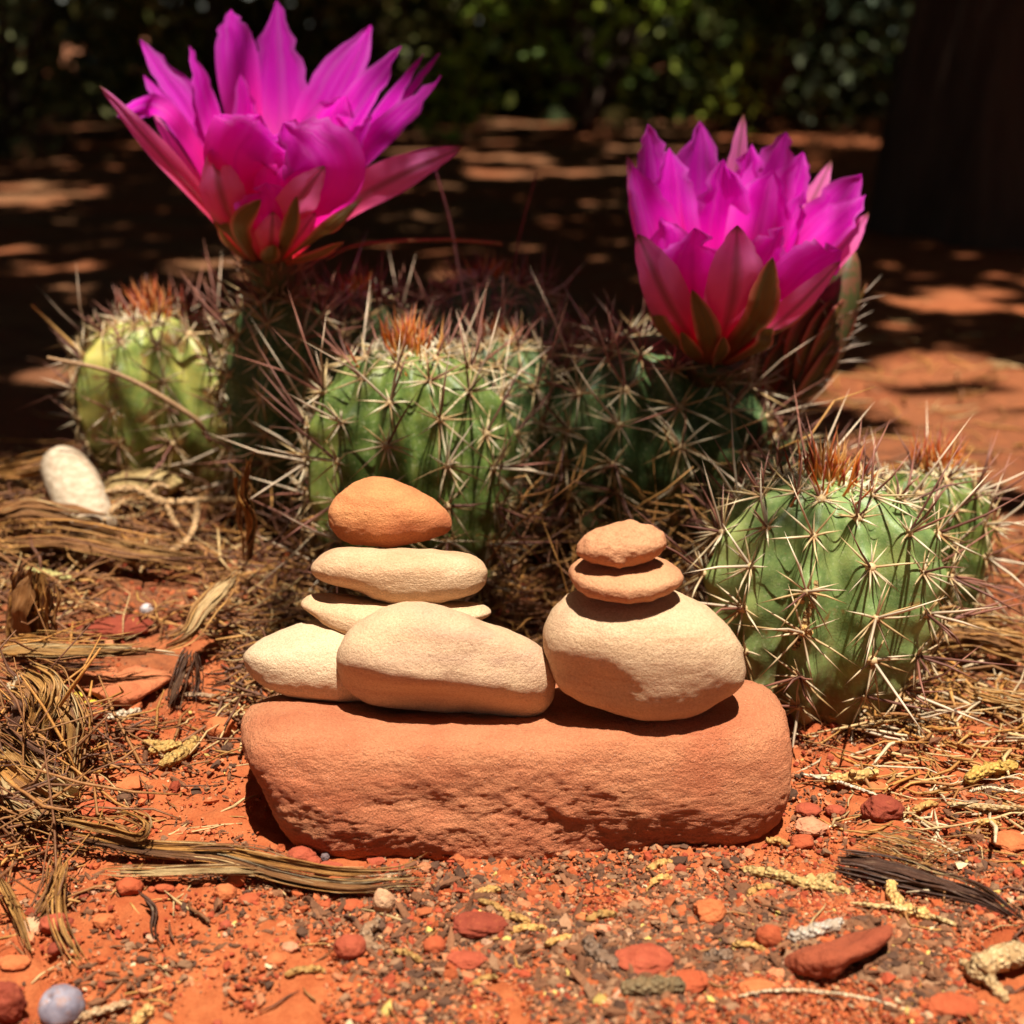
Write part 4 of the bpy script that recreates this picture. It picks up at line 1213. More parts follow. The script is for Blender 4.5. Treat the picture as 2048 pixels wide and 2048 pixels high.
# ------------------------------------------------------------------ bark strips: bundles of torn fibres
def strip(label, pts, width, nf, colset, seed, fray=0.25, thick=0.08, name='bark_strip', curl=0.5, wf=1.7, bright=0.82, ref=(0, -0.6, 0.8), wprof=None, sheets=None):
    """pts: (u, v, height above the soil) control points"""
    rg = np.random.default_rng(seed)
    ctrl = np.array([q if len(q) == 4 and q[3] else G(*q[:3]) for q in pts])
    path = catmull(ctrl, 48)
    T, S, N = frames(path, ref)
    L = np.linalg.norm(np.diff(path, axis=0), axis=1).sum()
    t = np.linspace(0, 1, 48)
    wp = np.interp(t, [0, 0.15, 0.6, 0.9, 1], [0.75, 1, 1, 1, 1.25]) if wprof is None else np.interp(t, np.linspace(0, 1, len(wprof)), wprof)
    b = Bag()
    nf = max(3, int(nf * 0.9))
    for k in range(nf):
        a = -1 + 2 * (k + 0.5) / nf + rg.normal(0, 0.16)
        i0 = int(np.clip(abs(rg.normal(0, fray * 0.35)), 0, 0.45) * 47); i1 = 47 - int(np.clip(abs(rg.normal(0, fray * 0.5)), 0, 0.5) * 47)
        if i1 - i0 < 6: continue
        sl_ = slice(i0, i1 + 1)
        tt = t[sl_]; ph = rg.uniform(0, 9)
        wander = 0.10 * np.sin(tt * rg.uniform(3, 8) + ph) + 0.07 * fbm(np.stack([tt * 7, np.full_like(tt, k * 1.7), np.full_like(tt, seed)], -1), 2, seed)
        endf = np.clip((tt - 0.72) / 0.28, 0, 1) ** 2 * fray
        lat = (a + wander + endf * rg.normal(0, 1.1)) * width / 2 * wp[sl_]
        hgt = curl * (lat / (width / 2)) ** 2 * width * 0.18 + rg.normal(0, thick * 1.3) + 0.05 * width * fbm(np.stack([tt * 9, np.full_like(tt, k * 2.3), np.full_like(tt, seed)], -1), 2, seed + 3) + endf * abs(rg.normal(0, 0.45)) * width + 0.05 * width * np.sin(tt * rg.uniform(4, 12) + ph)
        cen = path[sl_] + S[sl_] * lat[:, None] + N[sl_] * hgt[:, None]
        wr = wf * width / nf / 2 * rg.uniform(0.25, 1.1) * np.interp(np.linspace(0, 1, len(tt)), [0, 0.08, 0.85, 1], [0.35, 1, 0.9, 0.12])
        roll = rg.normal(0, 0.5) + 0.8 * np.sin(tt * rg.uniform(1, 4) + ph)
        sd = S[sl_] * np.cos(roll)[:, None] + N[sl_] * np.sin(roll)[:, None]
        up = np.cross(sd, T[sl_])
        # each fibre is a thin flat four-sided bar
        th = np.maximum(wr * 0.3, 0.008)
        ring = np.stack([cen + sd * wr[:, None], cen + up * th[:, None], cen - sd * wr[:, None], cen - up * th[:, None]], 1)
        mlen = len(tt)
        i = np.arange(mlen - 1)[:, None] * 4; j = np.arange(4)[None, :]; j2 = (j + 1) % 4
        Q = np.stack([i + j, i + j2, i + 4 + j2, i + 4 + j], -1).reshape(-1, 4)
        cc = STRAW[colset[rg.integers(len(colset))]] * rg.uniform(0.75, 1.3) * bright
        U = np.repeat(np.stack([np.full(mlen, k * 0.37), tt * L, np.full(mlen, seed * 1.3)], -1), 4, axis=0)
        b.add(ring.reshape(-1, 3), None, Q, cc, U)
    # the sheet the fibres tear off from, in a few overlapping tongues
    for k in range(max(2, nf // 4) if sheets is None else sheets):
        ns_ = 9
        i0, i1 = int(rg.uniform(0, 0.22) * 47), int(rg.uniform(0.72, 0.97) * 47)
        tt = t[i0:i1 + 1]; mlen = len(tt); s_ = np.linspace(-1, 1, ns_)
        ctr = rg.uniform(-0.55, 0.55); hw = rg.uniform(0.2, 0.48); ph = rg.uniform(0, 9)
        tap = np.interp(np.linspace(0, 1, mlen), [0, 0.12, 0.75, 1], [0.35, 1, 0.85, 0.1])
        edge = 1 + 0.35 * fbm(np.stack(np.broadcast_arrays(tt[:, None] * 9, s_[None, :] * 0.8, np.full((1, 1), k + seed * 2.1)), -1), 2, seed)
        lat = (ctr + 0.14 * np.sin(tt * rg.uniform(3, 7) + ph)[:, None] + s_[None, :] * hw * tap[:, None] * edge) * width / 2 * wp[i0:i1 + 1][:, None]
        hgt = curl * (lat / (width / 2)) ** 2 * width * 0.18 + rg.normal(0, thick) + 0.05 * width * np.sin(tt * rg.uniform(4, 12) + ph)[:, None]
        hgt = hgt + 0.06 * width * fbm(np.stack(np.broadcast_arrays(tt[:, None] * 5, s_[None, :] * 2.2, np.full((1, 1), k + seed * 1.1)), -1), 3, seed)
        hgt = hgt + rg.normal(0, 0.5) * hw * width / 2 * (s_[None, :] ** 2) * (0.4 + tt[:, None]) + rg.normal(0, 0.16) * width * np.sin(tt * 3 + ph)[:, None]
        top = path[i0:i1 + 1, None, :] + S[i0:i1 + 1, None, :] * lat[..., None] + N[i0:i1 + 1, None, :] * hgt[..., None]
        bot = top - N[i0:i1 + 1, None, :] * 0.02
        Vv = np.vstack([top.reshape(-1, 3), bot.reshape(-1, 3)])
        i = np.arange(mlen - 1)[:, None] * ns_; j = np.arange(ns_ - 1)[None, :]
        Q = np.stack([i + j, i + j + 1, i + ns_ + j + 1, i + ns_ + j], -1).reshape(-1, 4)
        U = np.stack(np.broadcast_arrays((s_[None, :] * hw + k * 1.3) * (width + 0.4), tt[:, None] * L, np.full((1, 1), seed * 1.3)), -1).reshape(-1, 3)
        cc = STRAW[colset[rg.integers(len(colset))]] * rg.uniform(0.8, 1.25) * bright
        b.add(Vv, None, np.vstack([Q, Q[:, ::-1] + mlen * ns_]), cc, np.vstack([U, U]))
    o = b.build(name, BARKF)
    return tag(o, label, 'bark')


GOLD = [0, 0, 5, 1, 3]; BRN = [1, 2, 5, 0, 4]; GRY = [1, 2, 4, 6, 0]
k9 = lambda X, Y: (X / 3.715, 1150 + Y / 3.715)     # close-up of the left bark pile
def pts(kf, *q): return [(*kf(x, y), h) for x, y, h in q]
strip('broad shaggy bark slab standing upright at the far left, below the pale curled bark', pts(k9, (270, -40, 3.2), (255, 200, 1.9), (235, 430, 0.7), (220, 560, 0.2)), 2.0, 34, [2, 1, 5, 2, 4], 1, fray=0.3, curl=0.4)
strip('horizontal golden bark strip lying across the orange boulder', pts(k9, (-60, 590, 0.8), (200, 540, 1.3), (520, 545, 1.5), (900, 545, 1.6), (1180, 520, 1.5)), 0.9, 26, GOLD, 2, fray=0.5, thick=0.10)
strip('thin dark bark sliver under the horizontal golden strip', pts(k9, (-60, 640, 0.6), (300, 650, 1.0), (620, 672, 1.2), (900, 668, 1.2)), 0.35, 9, BRN, 3, fray=0.4)
strip('pale thin fibre running right from the horizontal golden strip', pts(k9, (800, 545, 1.5), (1150, 560, 1.4), (1500, 605, 1.1)), 0.16, 4, [3, 6, 0], 4, fray=0.3)
strip('twisted golden bark strip rising to the cactus from beside the boulder', pts(k9, (1780, -20, 2.6), (1640, 120, 2.2), (1500, 260, 1.9), (1380, 440, 1.4), (1150, 560, 1.1)), 0.85, 22, GOLD, 5, fray=0.3, curl=0.7, wprof=[0.5, 0.9, 1, 0.7, 0.6])
strip('narrow upright golden bark tail just left of the deep green cactus', [(495, 1140, 1.4), (500, 1060, 3.4), (490, 980, 5.2), (508, 900, 7.0)], 0.8, 14, [0, 5, 1], 6, fray=0.3, wprof=[1, 1.2, 0.6, 0.25])
strip('dark upright strip between boulder and slab', pts(k9, (1420, 560, 1.4), (1360, 700, 1.0), (1310, 860, 0.5), (1270, 1010, 0.05)), 0.55, 12, [4, 4, 2], 7, fray=0.15, bright=0.5)  # very dark strip slanting down to the soil
strip('slim dark prong beside the dark upright strip', pts(k9, (1440, 560, 1.4), (1465, 700, 0.9), (1470, 800, 0.5), (1430, 960, 0.05)), 0.26, 6, [4, 4, 2], 8, fray=0.15, bright=0.5)
strip('wide curved golden bark flap hanging at the left pile, middle one', pts(k9, (200, 690, 1.9), (370, 800, 2.3), (380, 950, 1.9), (310, 1150, 1.0), (270, 1400, 0.15)), 1.0, 24, GOLD, 9, fray=0.35, curl=0.7, wprof=[0.7, 1.0, 1.0, 0.8, 0.7])
strip('outer curved golden bark flap of the left pile, next to the bare soil', pts(k9, (330, 750, 2.0), (480, 880, 2.1), (570, 1080, 1.6), (555, 1300, 0.9), (535, 1560, 0.2), (535, 1760, 0.05)), 0.75, 20, GOLD, 10, fray=0.35, curl=0.7, wprof=[0.6, 1.0, 1.1, 0.8, 0.7, 0.6])
strip('dull brown bark flap at the inner side of the left pile', pts(k9, (30, 830, 1.8), (180, 920, 1.9), (210, 1050, 1.4), (130, 1250, 0.7), (60, 1450, 0.2)), 0.9, 22, BRN, 11, fray=0.3, curl=0.7)
strip('dark stiff bark blade slanting down across the left pile', pts(k9, (-40, 1130, 1.4), (130, 1260, 1.5), (300, 1360, 1.2), (470, 1440, 0.9)), 0.5, 14, [2, 4, 1, 2], 12, fray=0.25)
strip('mass of frayed golden bark at the lower left edge, foot of the pile', pts(k9, (-60, 1330, 0.8), (60, 1450, 1.0), (220, 1620, 0.9), (430, 1760, 0.5), (640, 1830, 0.2)), 1.7, 44, GOLD, 13, fray=0.6, thick=0.22)
strip('brown bark tangle behind the foot of the left pile', pts(k9, (-60, 1560, 0.5), (120, 1640, 0.7), (330, 1740, 0.5), (560, 1900, 0.2)), 1.5, 34, BRN, 14, fray=0.6, thick=0.2)
strip('pale straight fibre sticking out of the left pile over bare soil', pts(k9, (200, 1440, 0.9), (400, 1500, 0.9), (610, 1590, 0.6)), 0.12, 3, [6, 3], 15, fray=0.2)
strip('long flat bark strip with a frayed tip lying in front of the slab', [(*k7(240, 330), 0.5), (*k7(560, 375), 0.45), (*k7(820, 395), 0.5), (*k7(1050, 455), 0.5), (*k7(1300, 500), 0.45), (*k7(1500, 490), 0.4), (*k7(1640, 470), 0.45)], 0.62, 26, [0, 1, 3, 5, 2, 6], 16, fray=0.35, thick=0.07, wprof=[0.9, 0.7, 0.8, 1, 1, 0.9, 1.5])
strip('straight pale grey-brown bark strip from the left pile, below the frayed one', [(*k7(380, 455), 0.4), (*k7(620, 455), 0.45), (*k7(880, 450), 0.5), (*k7(1050, 470), 0.4)], 0.35, 12, [0, 3, 1], 17, fray=0.3)
strip('thin reddish bark ribbon arching over the long strip', [(*k7(700, 370), 0.6), (*k7(880, 365), 0.8), (*k7(1030, 390), 0.7), (*k7(1190, 460), 0.4)], 0.22, 7, [1, 5, 2], 18, fray=0.2)
strip('looped curly golden bark end at the foot of the left pile', [(*k7(180, 250), 0.9), (*k7(400, 300), 1.0), (*k7(520, 330), 0.9), (*k7(555, 280), 1.2), (*k7(480, 240), 1.2), (*k7(400, 235), 1.0)], 0.4, 12, GOLD, 19, fray=0.3, curl=1)
strip('drooping golden bark tail over the bare soil at the lower left', [(*k7(235, 380), 0.9), (*k7(215, 500), 0.7), (*k7(220, 640), 0.4), (*k7(270, 760), 0.2), (*k7(320, 850), 0.03)], 0.42, 12, [0, 5, 1], 20, fray=0.3)
strip('drooping brown bark tail at the left edge of the bare soil', [(*k7(-20, 440), 0.9), (*k7(40, 560), 0.6), (*k7(80, 660), 0.4), (*k7(125, 790), 0.05)], 0.3, 9, [0, 5, 1], 21, fray=0.3)
strip('dark bark spike lying crosswise below the left pile', [(*k7(130, 640), 0.4), (*k7(190, 540), 0.7), (*k7(225, 420), 1.0)], 0.42, 11, [1, 2, 5], 22, fray=0.3)
strip('thin dark forked rootlet in bare soil at the lower left', [(*k7(515, 540), 0.4), (*k7(580, 600), 0.25), (*k7(575, 680), 0.1), (*k7(605, 790), 0.03)], 0.22, 6, [4, 2], 23, fray=0.5, bright=0.6)
strip('shredded golden bark tuft lying right of the slab', [(*k8(1310, 520), 0.5), (*k8(1440, 545), 0.55), (*k8(1580, 590), 0.45), (*k8(1740, 640), 0.25)], 1.05, 60, [0, 0, 1, 5, 3, 2], 24, fray=0.8, thick=0.16, sheets=0, wf=2.2, wprof=[0.7, 1, 1.2, 1.3])
strip('long dark curved bark strip below the shredded golden tuft', [(*k8(1225, 605), 0.5), (*k8(1400, 640), 0.45), (*k8(1600, 690), 0.35), (*k8(1780, 750), 0.25), (*k8(1960, 860), 0.1)], 0.72, 14, [4, 2, 4], 25, fray=0.15, bright=0.55, wf=2.6, thick=0.03, wprof=[0.9, 1.15, 1.0, 0.7, 0.25])
strip('fallen golden bark bundle at the right edge behind the pale green cactus', [(1850, 1268, 1.0), (1930, 1262, 1.4), (2010, 1275, 1.3), (2100, 1300, 1.0)], 1.6, 30, [0, 5, 1, 3], 26, fray=0.5, thick=0.2)
strip('dull straw-coloured bark bundle at the right edge, lower one', [(1940, 1385, 0.6), (2000, 1398, 0.7), (2100, 1420, 0.6)], 0.7, 16, [0, 5, 3, 6], 27, fray=0.5, thick=0.15)
strip('long wispy bark bundle across the left litter under the curled pale bark', [(-40, 1080, 1.0), (120, 1075, 1.3), (280, 1105, 1.2), (440, 1130, 0.8)], 1.1, 26, [1, 2, 5, 0], 28, fray=0.6, thick=0.2)
strip('brown bark bundle at the left edge behind the pale curled bark', [(-40, 950, 1.4), (60, 930, 1.9), (180, 900, 2.0)], 0.9, 18, [0, 1, 5], 29, fray=0.5, thick=0.15)
strip('upper bark bundle at the left edge in front of the pale curled bark', [(-40, 1040, 1.2), (60, 1020, 1.7), (150, 1040, 1.5), (260, 1060, 1.0)], 1.0, 22, [0, 3, 1, 2], 30, fray=0.5, thick=0.18)

# pale curled bark and dead leaf by the left cactus
m = M('pale_bark'); v = m.coord()
n1 = m.noise(m.coord((100, 100, 320)), 1.7, 5, 0.65); n2 = m.noise(v, 5, 3)
PALEB = m.bsdf(m.mix(m.rng(n1, 0.35, 0.65), (0.56, 0.45, 0.32), (0.33, 0.23, 0.145)), 0.7, 0.3, m.bump(m.math('ADD', n1, m.math('MULTIPLY', n2, 0.4)), 0.08, 0.7))
b = Bag()
path = catmull([G(118, 925, 1.7), G(140, 955, 1.6), G(165, 1010, 1.2), G(195, 1075, 0.6)], 22)
tube(b, path, np.interp(np.linspace(0, 1, 22), [0, 0.08, 0.45, 0.5, 0.55, 0.95, 1], [0.45, 0.95, 1.12, 1.06, 1.12, 0.95, 0.6]) * 0.95, 18, None)
tag(b.build('curled_bark', PALEB), 'pale cream curled bark piece like a segment, lying left of the yellowish cactus', 'bark')
m = M('dead_leaf'); v = m.coord()
DLEAF = m.bsdf(m.mix(m.rng(m.noise(v, 1.4, 4), 0.35, 0.65), (0.50, 0.36, 0.15), (0.38, 0.24, 0.09)), 0.6, 0.3, m.bump(m.noise(v, 4, 4), 0.06, 0.6), transl=0.2)
lo_ = [(200, 985), (215, 955), (250, 940), (300, 935), (345, 942), (372, 962), (352, 985), (310, 1003), (255, 1010), (218, 1005)]
gp = G(285, 1005, 0.6)
tag(stone('dead_leaf', lo_, gp[1] + 0.5, 0.8, DLEAF, p=2.2, sub=5, seed=77, rough=((0.06, 1.2), (0.015, 5.0))), 'rolled dry tan leaf between the pale curled bark and the yellowish cactus', 'leaf')
p0 = G(*k6(400, 1360), 0.12)
D, F = ico(3)
m = M('yellow_leaf'); YL = m.bsdf((0.62, 0.46, 0.05), 0.5, 0.3, transl=0.2)
tag(mk('leaf_flake', D * np.array([0.36, 0.2, 0.06]) * (1 + 0.2 * fbm(D * 2, 2, 4))[:, None] + p0 + (0, 0, 0.05), F, YL), 'bright yellow leaf flake beside the orange boulder', 'leaf')
tag(mk('leaf_flake', D * np.array([0.34, 0.16, 0.05]) * (1 + 0.2 * fbm(D * 2, 2, 8))[:, None] + G(*k6(525, 1400), 0.1) + (0, 0, 0.05), F, m.m if False else YL), 'ochre leaf flake leaning against the front of the orange boulder', 'leaf')

# ------------------------------------------------------------------ twigs
m = M('twig_scale'); a = m.attr('col').outputs['Color']; v = m.coord()
vo = m.voro(v, 7.5)
TW = m.bsdf(m.mix(m.rng(vo.outputs['Distance'], 0.25, 0.6, 0, 0.55), a, m.mix(1.0, a, (0.62, 0.44, 0.27), 'MULTIPLY')), 0.75, 0.3, m.bump(m.rng(vo.outputs['Distance'], 0, 0.7, 1, 0), 0.12, 0.9))


def scaly(bag, path, r, col, seed, taper=(0.8, 0.5), k=8, beads=2.1):
    n = max(12, int(np.linalg.norm(np.diff(path, axis=0), axis=1).sum() / (r * 0.55)))
    path = catmull(path, n)
    rg = np.random.default_rng(seed)
    i = np.arange(n)
    rad = r * np.interp(np.linspace(0, 1, n), [0, 0.1, 0.85, 1], [taper[0] * 0.6, 1, 0.95, taper[1]]) * (1 + 0.16 * np.sin(i * beads) + 0.06 * rg.normal(0, 1, n))
    path = path + 0.12 * r * rg.normal(0, 1, path.shape)
    tube(bag, path, rad, k, np.asarray(col) * (1 + 0.12 * rg.normal(0, 1, (n, 1))))


def twig(label, branches, col, seed, name='twig', group=None, cat='twig'):
    b = Bag()
    for q, (pp, r) in enumerate(branches):
        scaly(b, np.array([G(*x) for x in pp]), r, col, seed + q)
    return tag(b.build(name, TW), label, cat, group)


TT = np.array([0.50, 0.33, 0.17]); YEL = np.array([0.62, 0.39, 0.14]); DKT = np.array([0.14, 0.09, 0.06])
twig('bumpy pale juniper twig with side shoots in the litter under the yellowish cactus',
     [([(205, 985, 1.8), (270, 978, 1.9), (330, 1005, 1.8), (400, 1000, 1.8), (470, 1000, 1.8), (545, 1005, 1.8)], 0.16),
      ([(395, 1005, 1.8), (390, 1050, 1.4), (370, 1085, 1.0), (325, 1110, 0.8)], 0.12), ([(330, 1003, 1.8), (345, 1035, 1.4), (360, 1060, 1.0)], 0.1),
      ([(250, 1000, 1.7), (215, 1030, 1.4), (200, 1055, 1.2)], 0.11), ([(290, 990, 1.7), (315, 970, 2.0), (340, 975, 2.0)], 0.1)], TT, 1)
twig('forked golden scaly twig on bare soil left of the slab', [([(*k6(1095, 1590), 0.2), (*k6(1000, 1680), 0.2), (*k6(885, 1745), 0.2)], 0.20), ([(*k6(1000, 1625), 0.22), (*k6(880, 1625), 0.2), (*k6(785, 1612), 0.2)], 0.13),
     ([(*k6(960, 1630), 0.2), (*k6(880, 1650), 0.2), (*k6(820, 1668), 0.2)], 0.12)], np.array([0.50, 0.32, 0.10]), 5)
twig('grey weathered broken stick above the big wedge rock', [([(*k8(1040, 900), 0.15), (*k8(1140, 870), 0.22), (*k8(1250, 835), 0.25)], 0.18)], np.array([0.46, 0.40, 0.33]), 9, name='broken_stick')
twig('dark scaly twig stub left of the angular brick-red rock', [([(*k8(275, 915), 0.15), (*k8(330, 960), 0.2), (*k8(390, 1010), 0.15)], 0.20)], DKT * 1.3, 12)
twig('dark knobbly cone-like twig near the bottom centre', [([(*k8(415, 1092), 0.2), (*k8(520, 1080), 0.22), (*k8(650, 1080), 0.2)], 0.23)], np.array([0.20, 0.14, 0.07]), 14)
twig('short dark woody stub below the flat orange chip', [([(*k8(720, 978), 0.15), (*k8(780, 966), 0.15), (*k8(832, 960), 0.15)], 0.17)], DKT * 1.5, 16)
twig('broken tan twig chunk with a hollow end at the lower right', [([(*k8(1740, 1040), 0.3), (*k8(1800, 990), 0.4), (*k8(1960, 945), 0.4)], 0.30), ([(*k8(1770, 1020), 0.3), (*k8(1820, 1075), 0.2), (*k8(1870, 1140), 0.1)], 0.15),
     ([(*k8(1780, 1040), 0.3), (*k8(1720, 1000), 0.3), (*k8(1690, 985), 0.3)], 0.1)], np.array([0.52, 0.36, 0.18]), 18)
twig('long braided-looking scaly twig in the dark crumbs right of centre', [([(*k8(870, 640), 0.15), (*k8(980, 655), 0.2), (*k8(1100, 690), 0.2), (*k8(1280, 725), 0.15)], 0.15), ([(*k8(1080, 685), 0.2), (*k8(1150, 680), 0.25), (*k8(1215, 672), 0.25)], 0.15)], np.array([0.52, 0.36, 0.14]), 21)
twig('bent yellow twig below the long dark bark strip', [([(*k8(1425, 690), 0.25), (*k8(1440, 740), 0.2), (*k8(1470, 785), 0.2)], 0.17), ([(*k8(1465, 785), 0.2), (*k8(1520, 800), 0.2), (*k8(1580, 820), 0.2)], 0.16)], YEL, 25)
twig('pale curved grass stem on bare soil at the bottom right', [([(*k8(855, 1118), 0.1), (*k8(960, 1098), 0.15), (*k8(1120, 1098), 0.15), (*k8(1330, 1125), 0.12), (*k8(1590, 1200), 0.05)], 0.045)], np.array([0.60, 0.46, 0.30]), 28, name='grass_stem', cat='stem')
twig('thin straw crossing the bent yellow twig', [([(*k8(1275, 765), 0.2), (*k8(1480, 790), 0.25), (*k8(1620, 828), 0.2), (*k8(1690, 858), 0.1)], 0.06)], np.array([0.62, 0.46, 0.22]), 29, name='grass_stem', cat='stem')
twig('white straw beside the right end of the slab', [([(*k8(1100, 280), 0.3), (*k8(1250, 315), 0.35), (*k8(1380, 360), 0.2)], 0.05)], np.array([0.68, 0.60, 0.46]), 30, name='grass_stem', cat='stem')
twig('arched pale straw at the right edge above the flat orange-red rock', [([(*k8(1725, 345), 0.3), (*k8(1800, 332), 0.5), (*k8(1950, 355), 0.3)], 0.05)], np.array([0.68, 0.58, 0.40]), 31, name='grass_stem', cat='stem')
twig('stout yellow twig at the foot of the pale green cactus', [([(*k8(1180, 305), 0.3), (*k8(1290, 290), 0.4), (*k8(1380, 270), 0.4)], 0.16), ([(*k8(1290, 290), 0.4), (*k8(1285, 265), 0.7)], 0.1)], YEL, 33)
twig('curved ochre twig in the litter at the right edge', [([(*k8(1710, 300), 0.3), (*k8(1800, 265), 0.45), (*k8(1910, 240), 0.4)], 0.2)], np.array([0.54, 0.34, 0.08]), 35)
twig('long straight straw lying above the flat rock at the right edge', [([(*k8(1640, 392), 0.2), (*k8(1800, 405), 0.22), (*k8(1960, 408), 0.2)], 0.09)], np.array([0.52, 0.36, 0.18]), 36, name='grass_stem', cat='stem')
twig('thin tan twig touching the berry at the lower left', [([(*k7(240, 1034), 0.15), (*k7(360, 990), 0.2), (*k7(495, 950), 0.2)], 0.11)], np.array([0.48, 0.32, 0.18]), 37)
twig('pale yellow scaly twig at the bottom edge right of the berry', [([(*k7(500, 1034), 0.2), (*k7(540, 1000), 0.2), (*k7(570, 978), 0.2)], 0.15)], YEL, 38)
twig('curled woody shaving below the upright tan pebble', [([(*k7(1440, 640), 0.2), (*k7(1380, 690), 0.3), (*k7(1400, 740), 0.2), (*k7(1450, 752), 0.1)], 0.15)], np.array([0.32, 0.20, 0.12]), 39)
twig('pale splintered wood chip below the orange boulder', [([(*k6(590, 1478), 0.15), (*k6(680, 1460), 0.25), (*k6(780, 1440), 0.15)], 0.14)], np.array([0.62, 0.50, 0.36]), 40, name='wood_chip', cat='wood chip')
twig('thin grey stick behind the egg-sized orange pebble', [([(*k6(1000, 1350), 0.2), (*k6(1150, 1355), 0.25), (*k6(1290, 1390), 0.2)], 0.08)], np.array([0.36, 0.24, 0.15]), 41)
twig('pale green-yellow stem on the left litter above the upright bark slab', [([(*k6(150, 662), 0.9), (*k6(260, 680), 1.0), (*k6(410, 715), 0.7)], 0.13)], np.array([0.50, 0.46, 0.18]), 42, name='grass_stem', cat='stem')
twig('tangled grey-white dried tendril at the left pile under the upright bark slab', [([(*k9(40, 920), 1.3), (*k9(100, 840), 1.7), (*k9(160, 740), 2.0)], 0.13), ([(*k9(110, 830), 1.6), (*k9(190, 830), 1.7)], 0.1), ([(*k9(90, 860), 1.5), (*k9(60, 800), 1.7)], 0.08)], np.array([0.50, 0.40, 0.26]), 43)
twig('small yellow scaly twig caught in the spines of the pale green cactus',
     [([P(1630, 1155, 39.9), P(1622, 1200, 39.7), P(1605, 1250, 39.6)], 0.13)], YEL, 44) if False else None
b = Bag()
scaly(b, np.array([P(1632, 1160, 38.9), P(1622, 1205, 38.7), P(1606, 1258, 38.6), P(1588, 1300, 38.7)]), 0.14, np.array([0.36, 0.24, 0.10]), 45)
scaly(b, np.array([P(1604, 1250, 38.6), P(1622, 1272, 38.4)]), 0.13, YEL, 46); scaly(b, np.array([P(1612, 1203, 38.7), P(1588, 1198, 38.6)]), 0.10, YEL, 47)
tag(b.build('twig', TW), 'small yellow scaly twig caught in the spines of the pale green cactus', 'twig')
rg = np.random.default_rng(66)
SPOT = [k8(560, 627), k8(562, 682), k8(338, 820), k8(1002, 540), k8(900, 937), k8(182, 912), k8(940, 720), k7(1150, 840), k7(1535, 780), k7(1830, 872), k7(1840, 540), k7(1870, 600), k8(10, 830), k8(60, 870),
        k8(1800, 470), k8(1560, 405), k8(1850, 300)]
for i, (u, v_) in enumerate(SPOT):
    p = G(u, v_, 0.12); a = rg.uniform(-0.6, 0.6); L = rg.uniform(0.28, 0.5)
    b = Bag()
    d = np.array([math.cos(a), math.sin(a), rg.normal(0, 0.12)]) * L
    scaly(b, np.array([p - d, p + (0, 0.06, 0.05), p + d]), rg.uniform(0.075, 0.115), YEL * np.array([1, 0.92, 0.8]) * rg.uniform(0.6, 1.05), 700 + i, beads=2.4)
    tag(b.build('twig_scrap', TW), 'short yellow scaly scrap of juniper twig on the soil', 'twig', 'yellow juniper scraps on the soil')

twig('long pale dry stem standing behind between the open flower and the dim spiny cactus top', [([P(872, 342, 60), P(900, 440, 60), P(918, 535, 60), P(925, 610, 60)], 0.0)], np.array([0.55, 0.42, 0.30]), 50, name='grass_stem', cat='stem') if False else None
def stem(label, path, r, col):
    b = Bag(); pth = catmull(np.array(path), 24); tube(b, pth, np.linspace(0.5, 1, 24) * r, 6, np.asarray(col))
    return tag(b.build('grass_stem', FIB), label, 'stem')
stem('long pale dry stem standing between the open flower and the dim spiny cactus top', [P(872, 342, 60), P(900, 440, 60), P(916, 530, 60), P(935, 640, 60), P(940, 760, 60)], 0.085, (0.62, 0.48, 0.36))
stem('slim red-brown stem standing above the dim spiny cactus top, midway between the flowers', [P(1073, 345, 61), P(1050, 430, 61), P(1034, 500, 61), P(1020, 640, 61)], 0.06, (0.20, 0.05, 0.04))
stem('orange-brown dry fibre lying nearly level behind the slim shaded cactus tip', [P(650, 520, 60), P(720, 490, 60), P(880, 480, 60), P(1005, 488, 60)], 0.09, (0.40, 0.15, 0.05))
stem('tan stalk slanting up from the far left cactus', [P(62, 608, 57), P(120, 665, 57), P(200, 740, 57)], 0.10, (0.55, 0.32, 0.10))
stem('long dry brown stalk lying slantwise across the yellowish cactus', [P(95, 715, 53), P(240, 750, 52.8), P(380, 830, 53), P(420, 880, 54)], 0.13, (0.40, 0.24, 0.12))
# ------------------------------------------------------------------ trees and shrubs behind
m = M('tree_bark'); v = m.coord((30, 30, 5)); n1 = m.noise(v, 1.2, 5, 0.65)
BARK = m.bsdf(m.mix(m.rng(n1, 0.35, 0.65), (0.050, 0.030, 0.020), (0.095, 0.060, 0.042)), 0.9, 0.2, m.bump(n1, 1.2, 1.0))
m = M('foliage'); a = m.attr('col').outputs['Color']
LEAF = m.bsdf(a, 0.55, 0.3, transl=0.35)


def leaves(bag, P0, size, col, rg):
    n = len(P0)
    A = nrm(rg.normal(0, 1, (n, 3))); B = nrm(np.cross(A, rg.normal(0, 1, (n, 3))))
    L = (size * rg.uniform(0.6, 1.3, n))[:, None]; W = L * rg.uniform(0.3, 0.55, n)[:, None]
    V = np.stack([P0 - A * L, P0 + B * W, P0 + A * L, P0 - B * W], 1).reshape(-1, 3)
    Q = np.arange(n * 4).reshape(-1, 4)
    bag.add(V, None, Q, np.repeat(col, 4, axis=0))


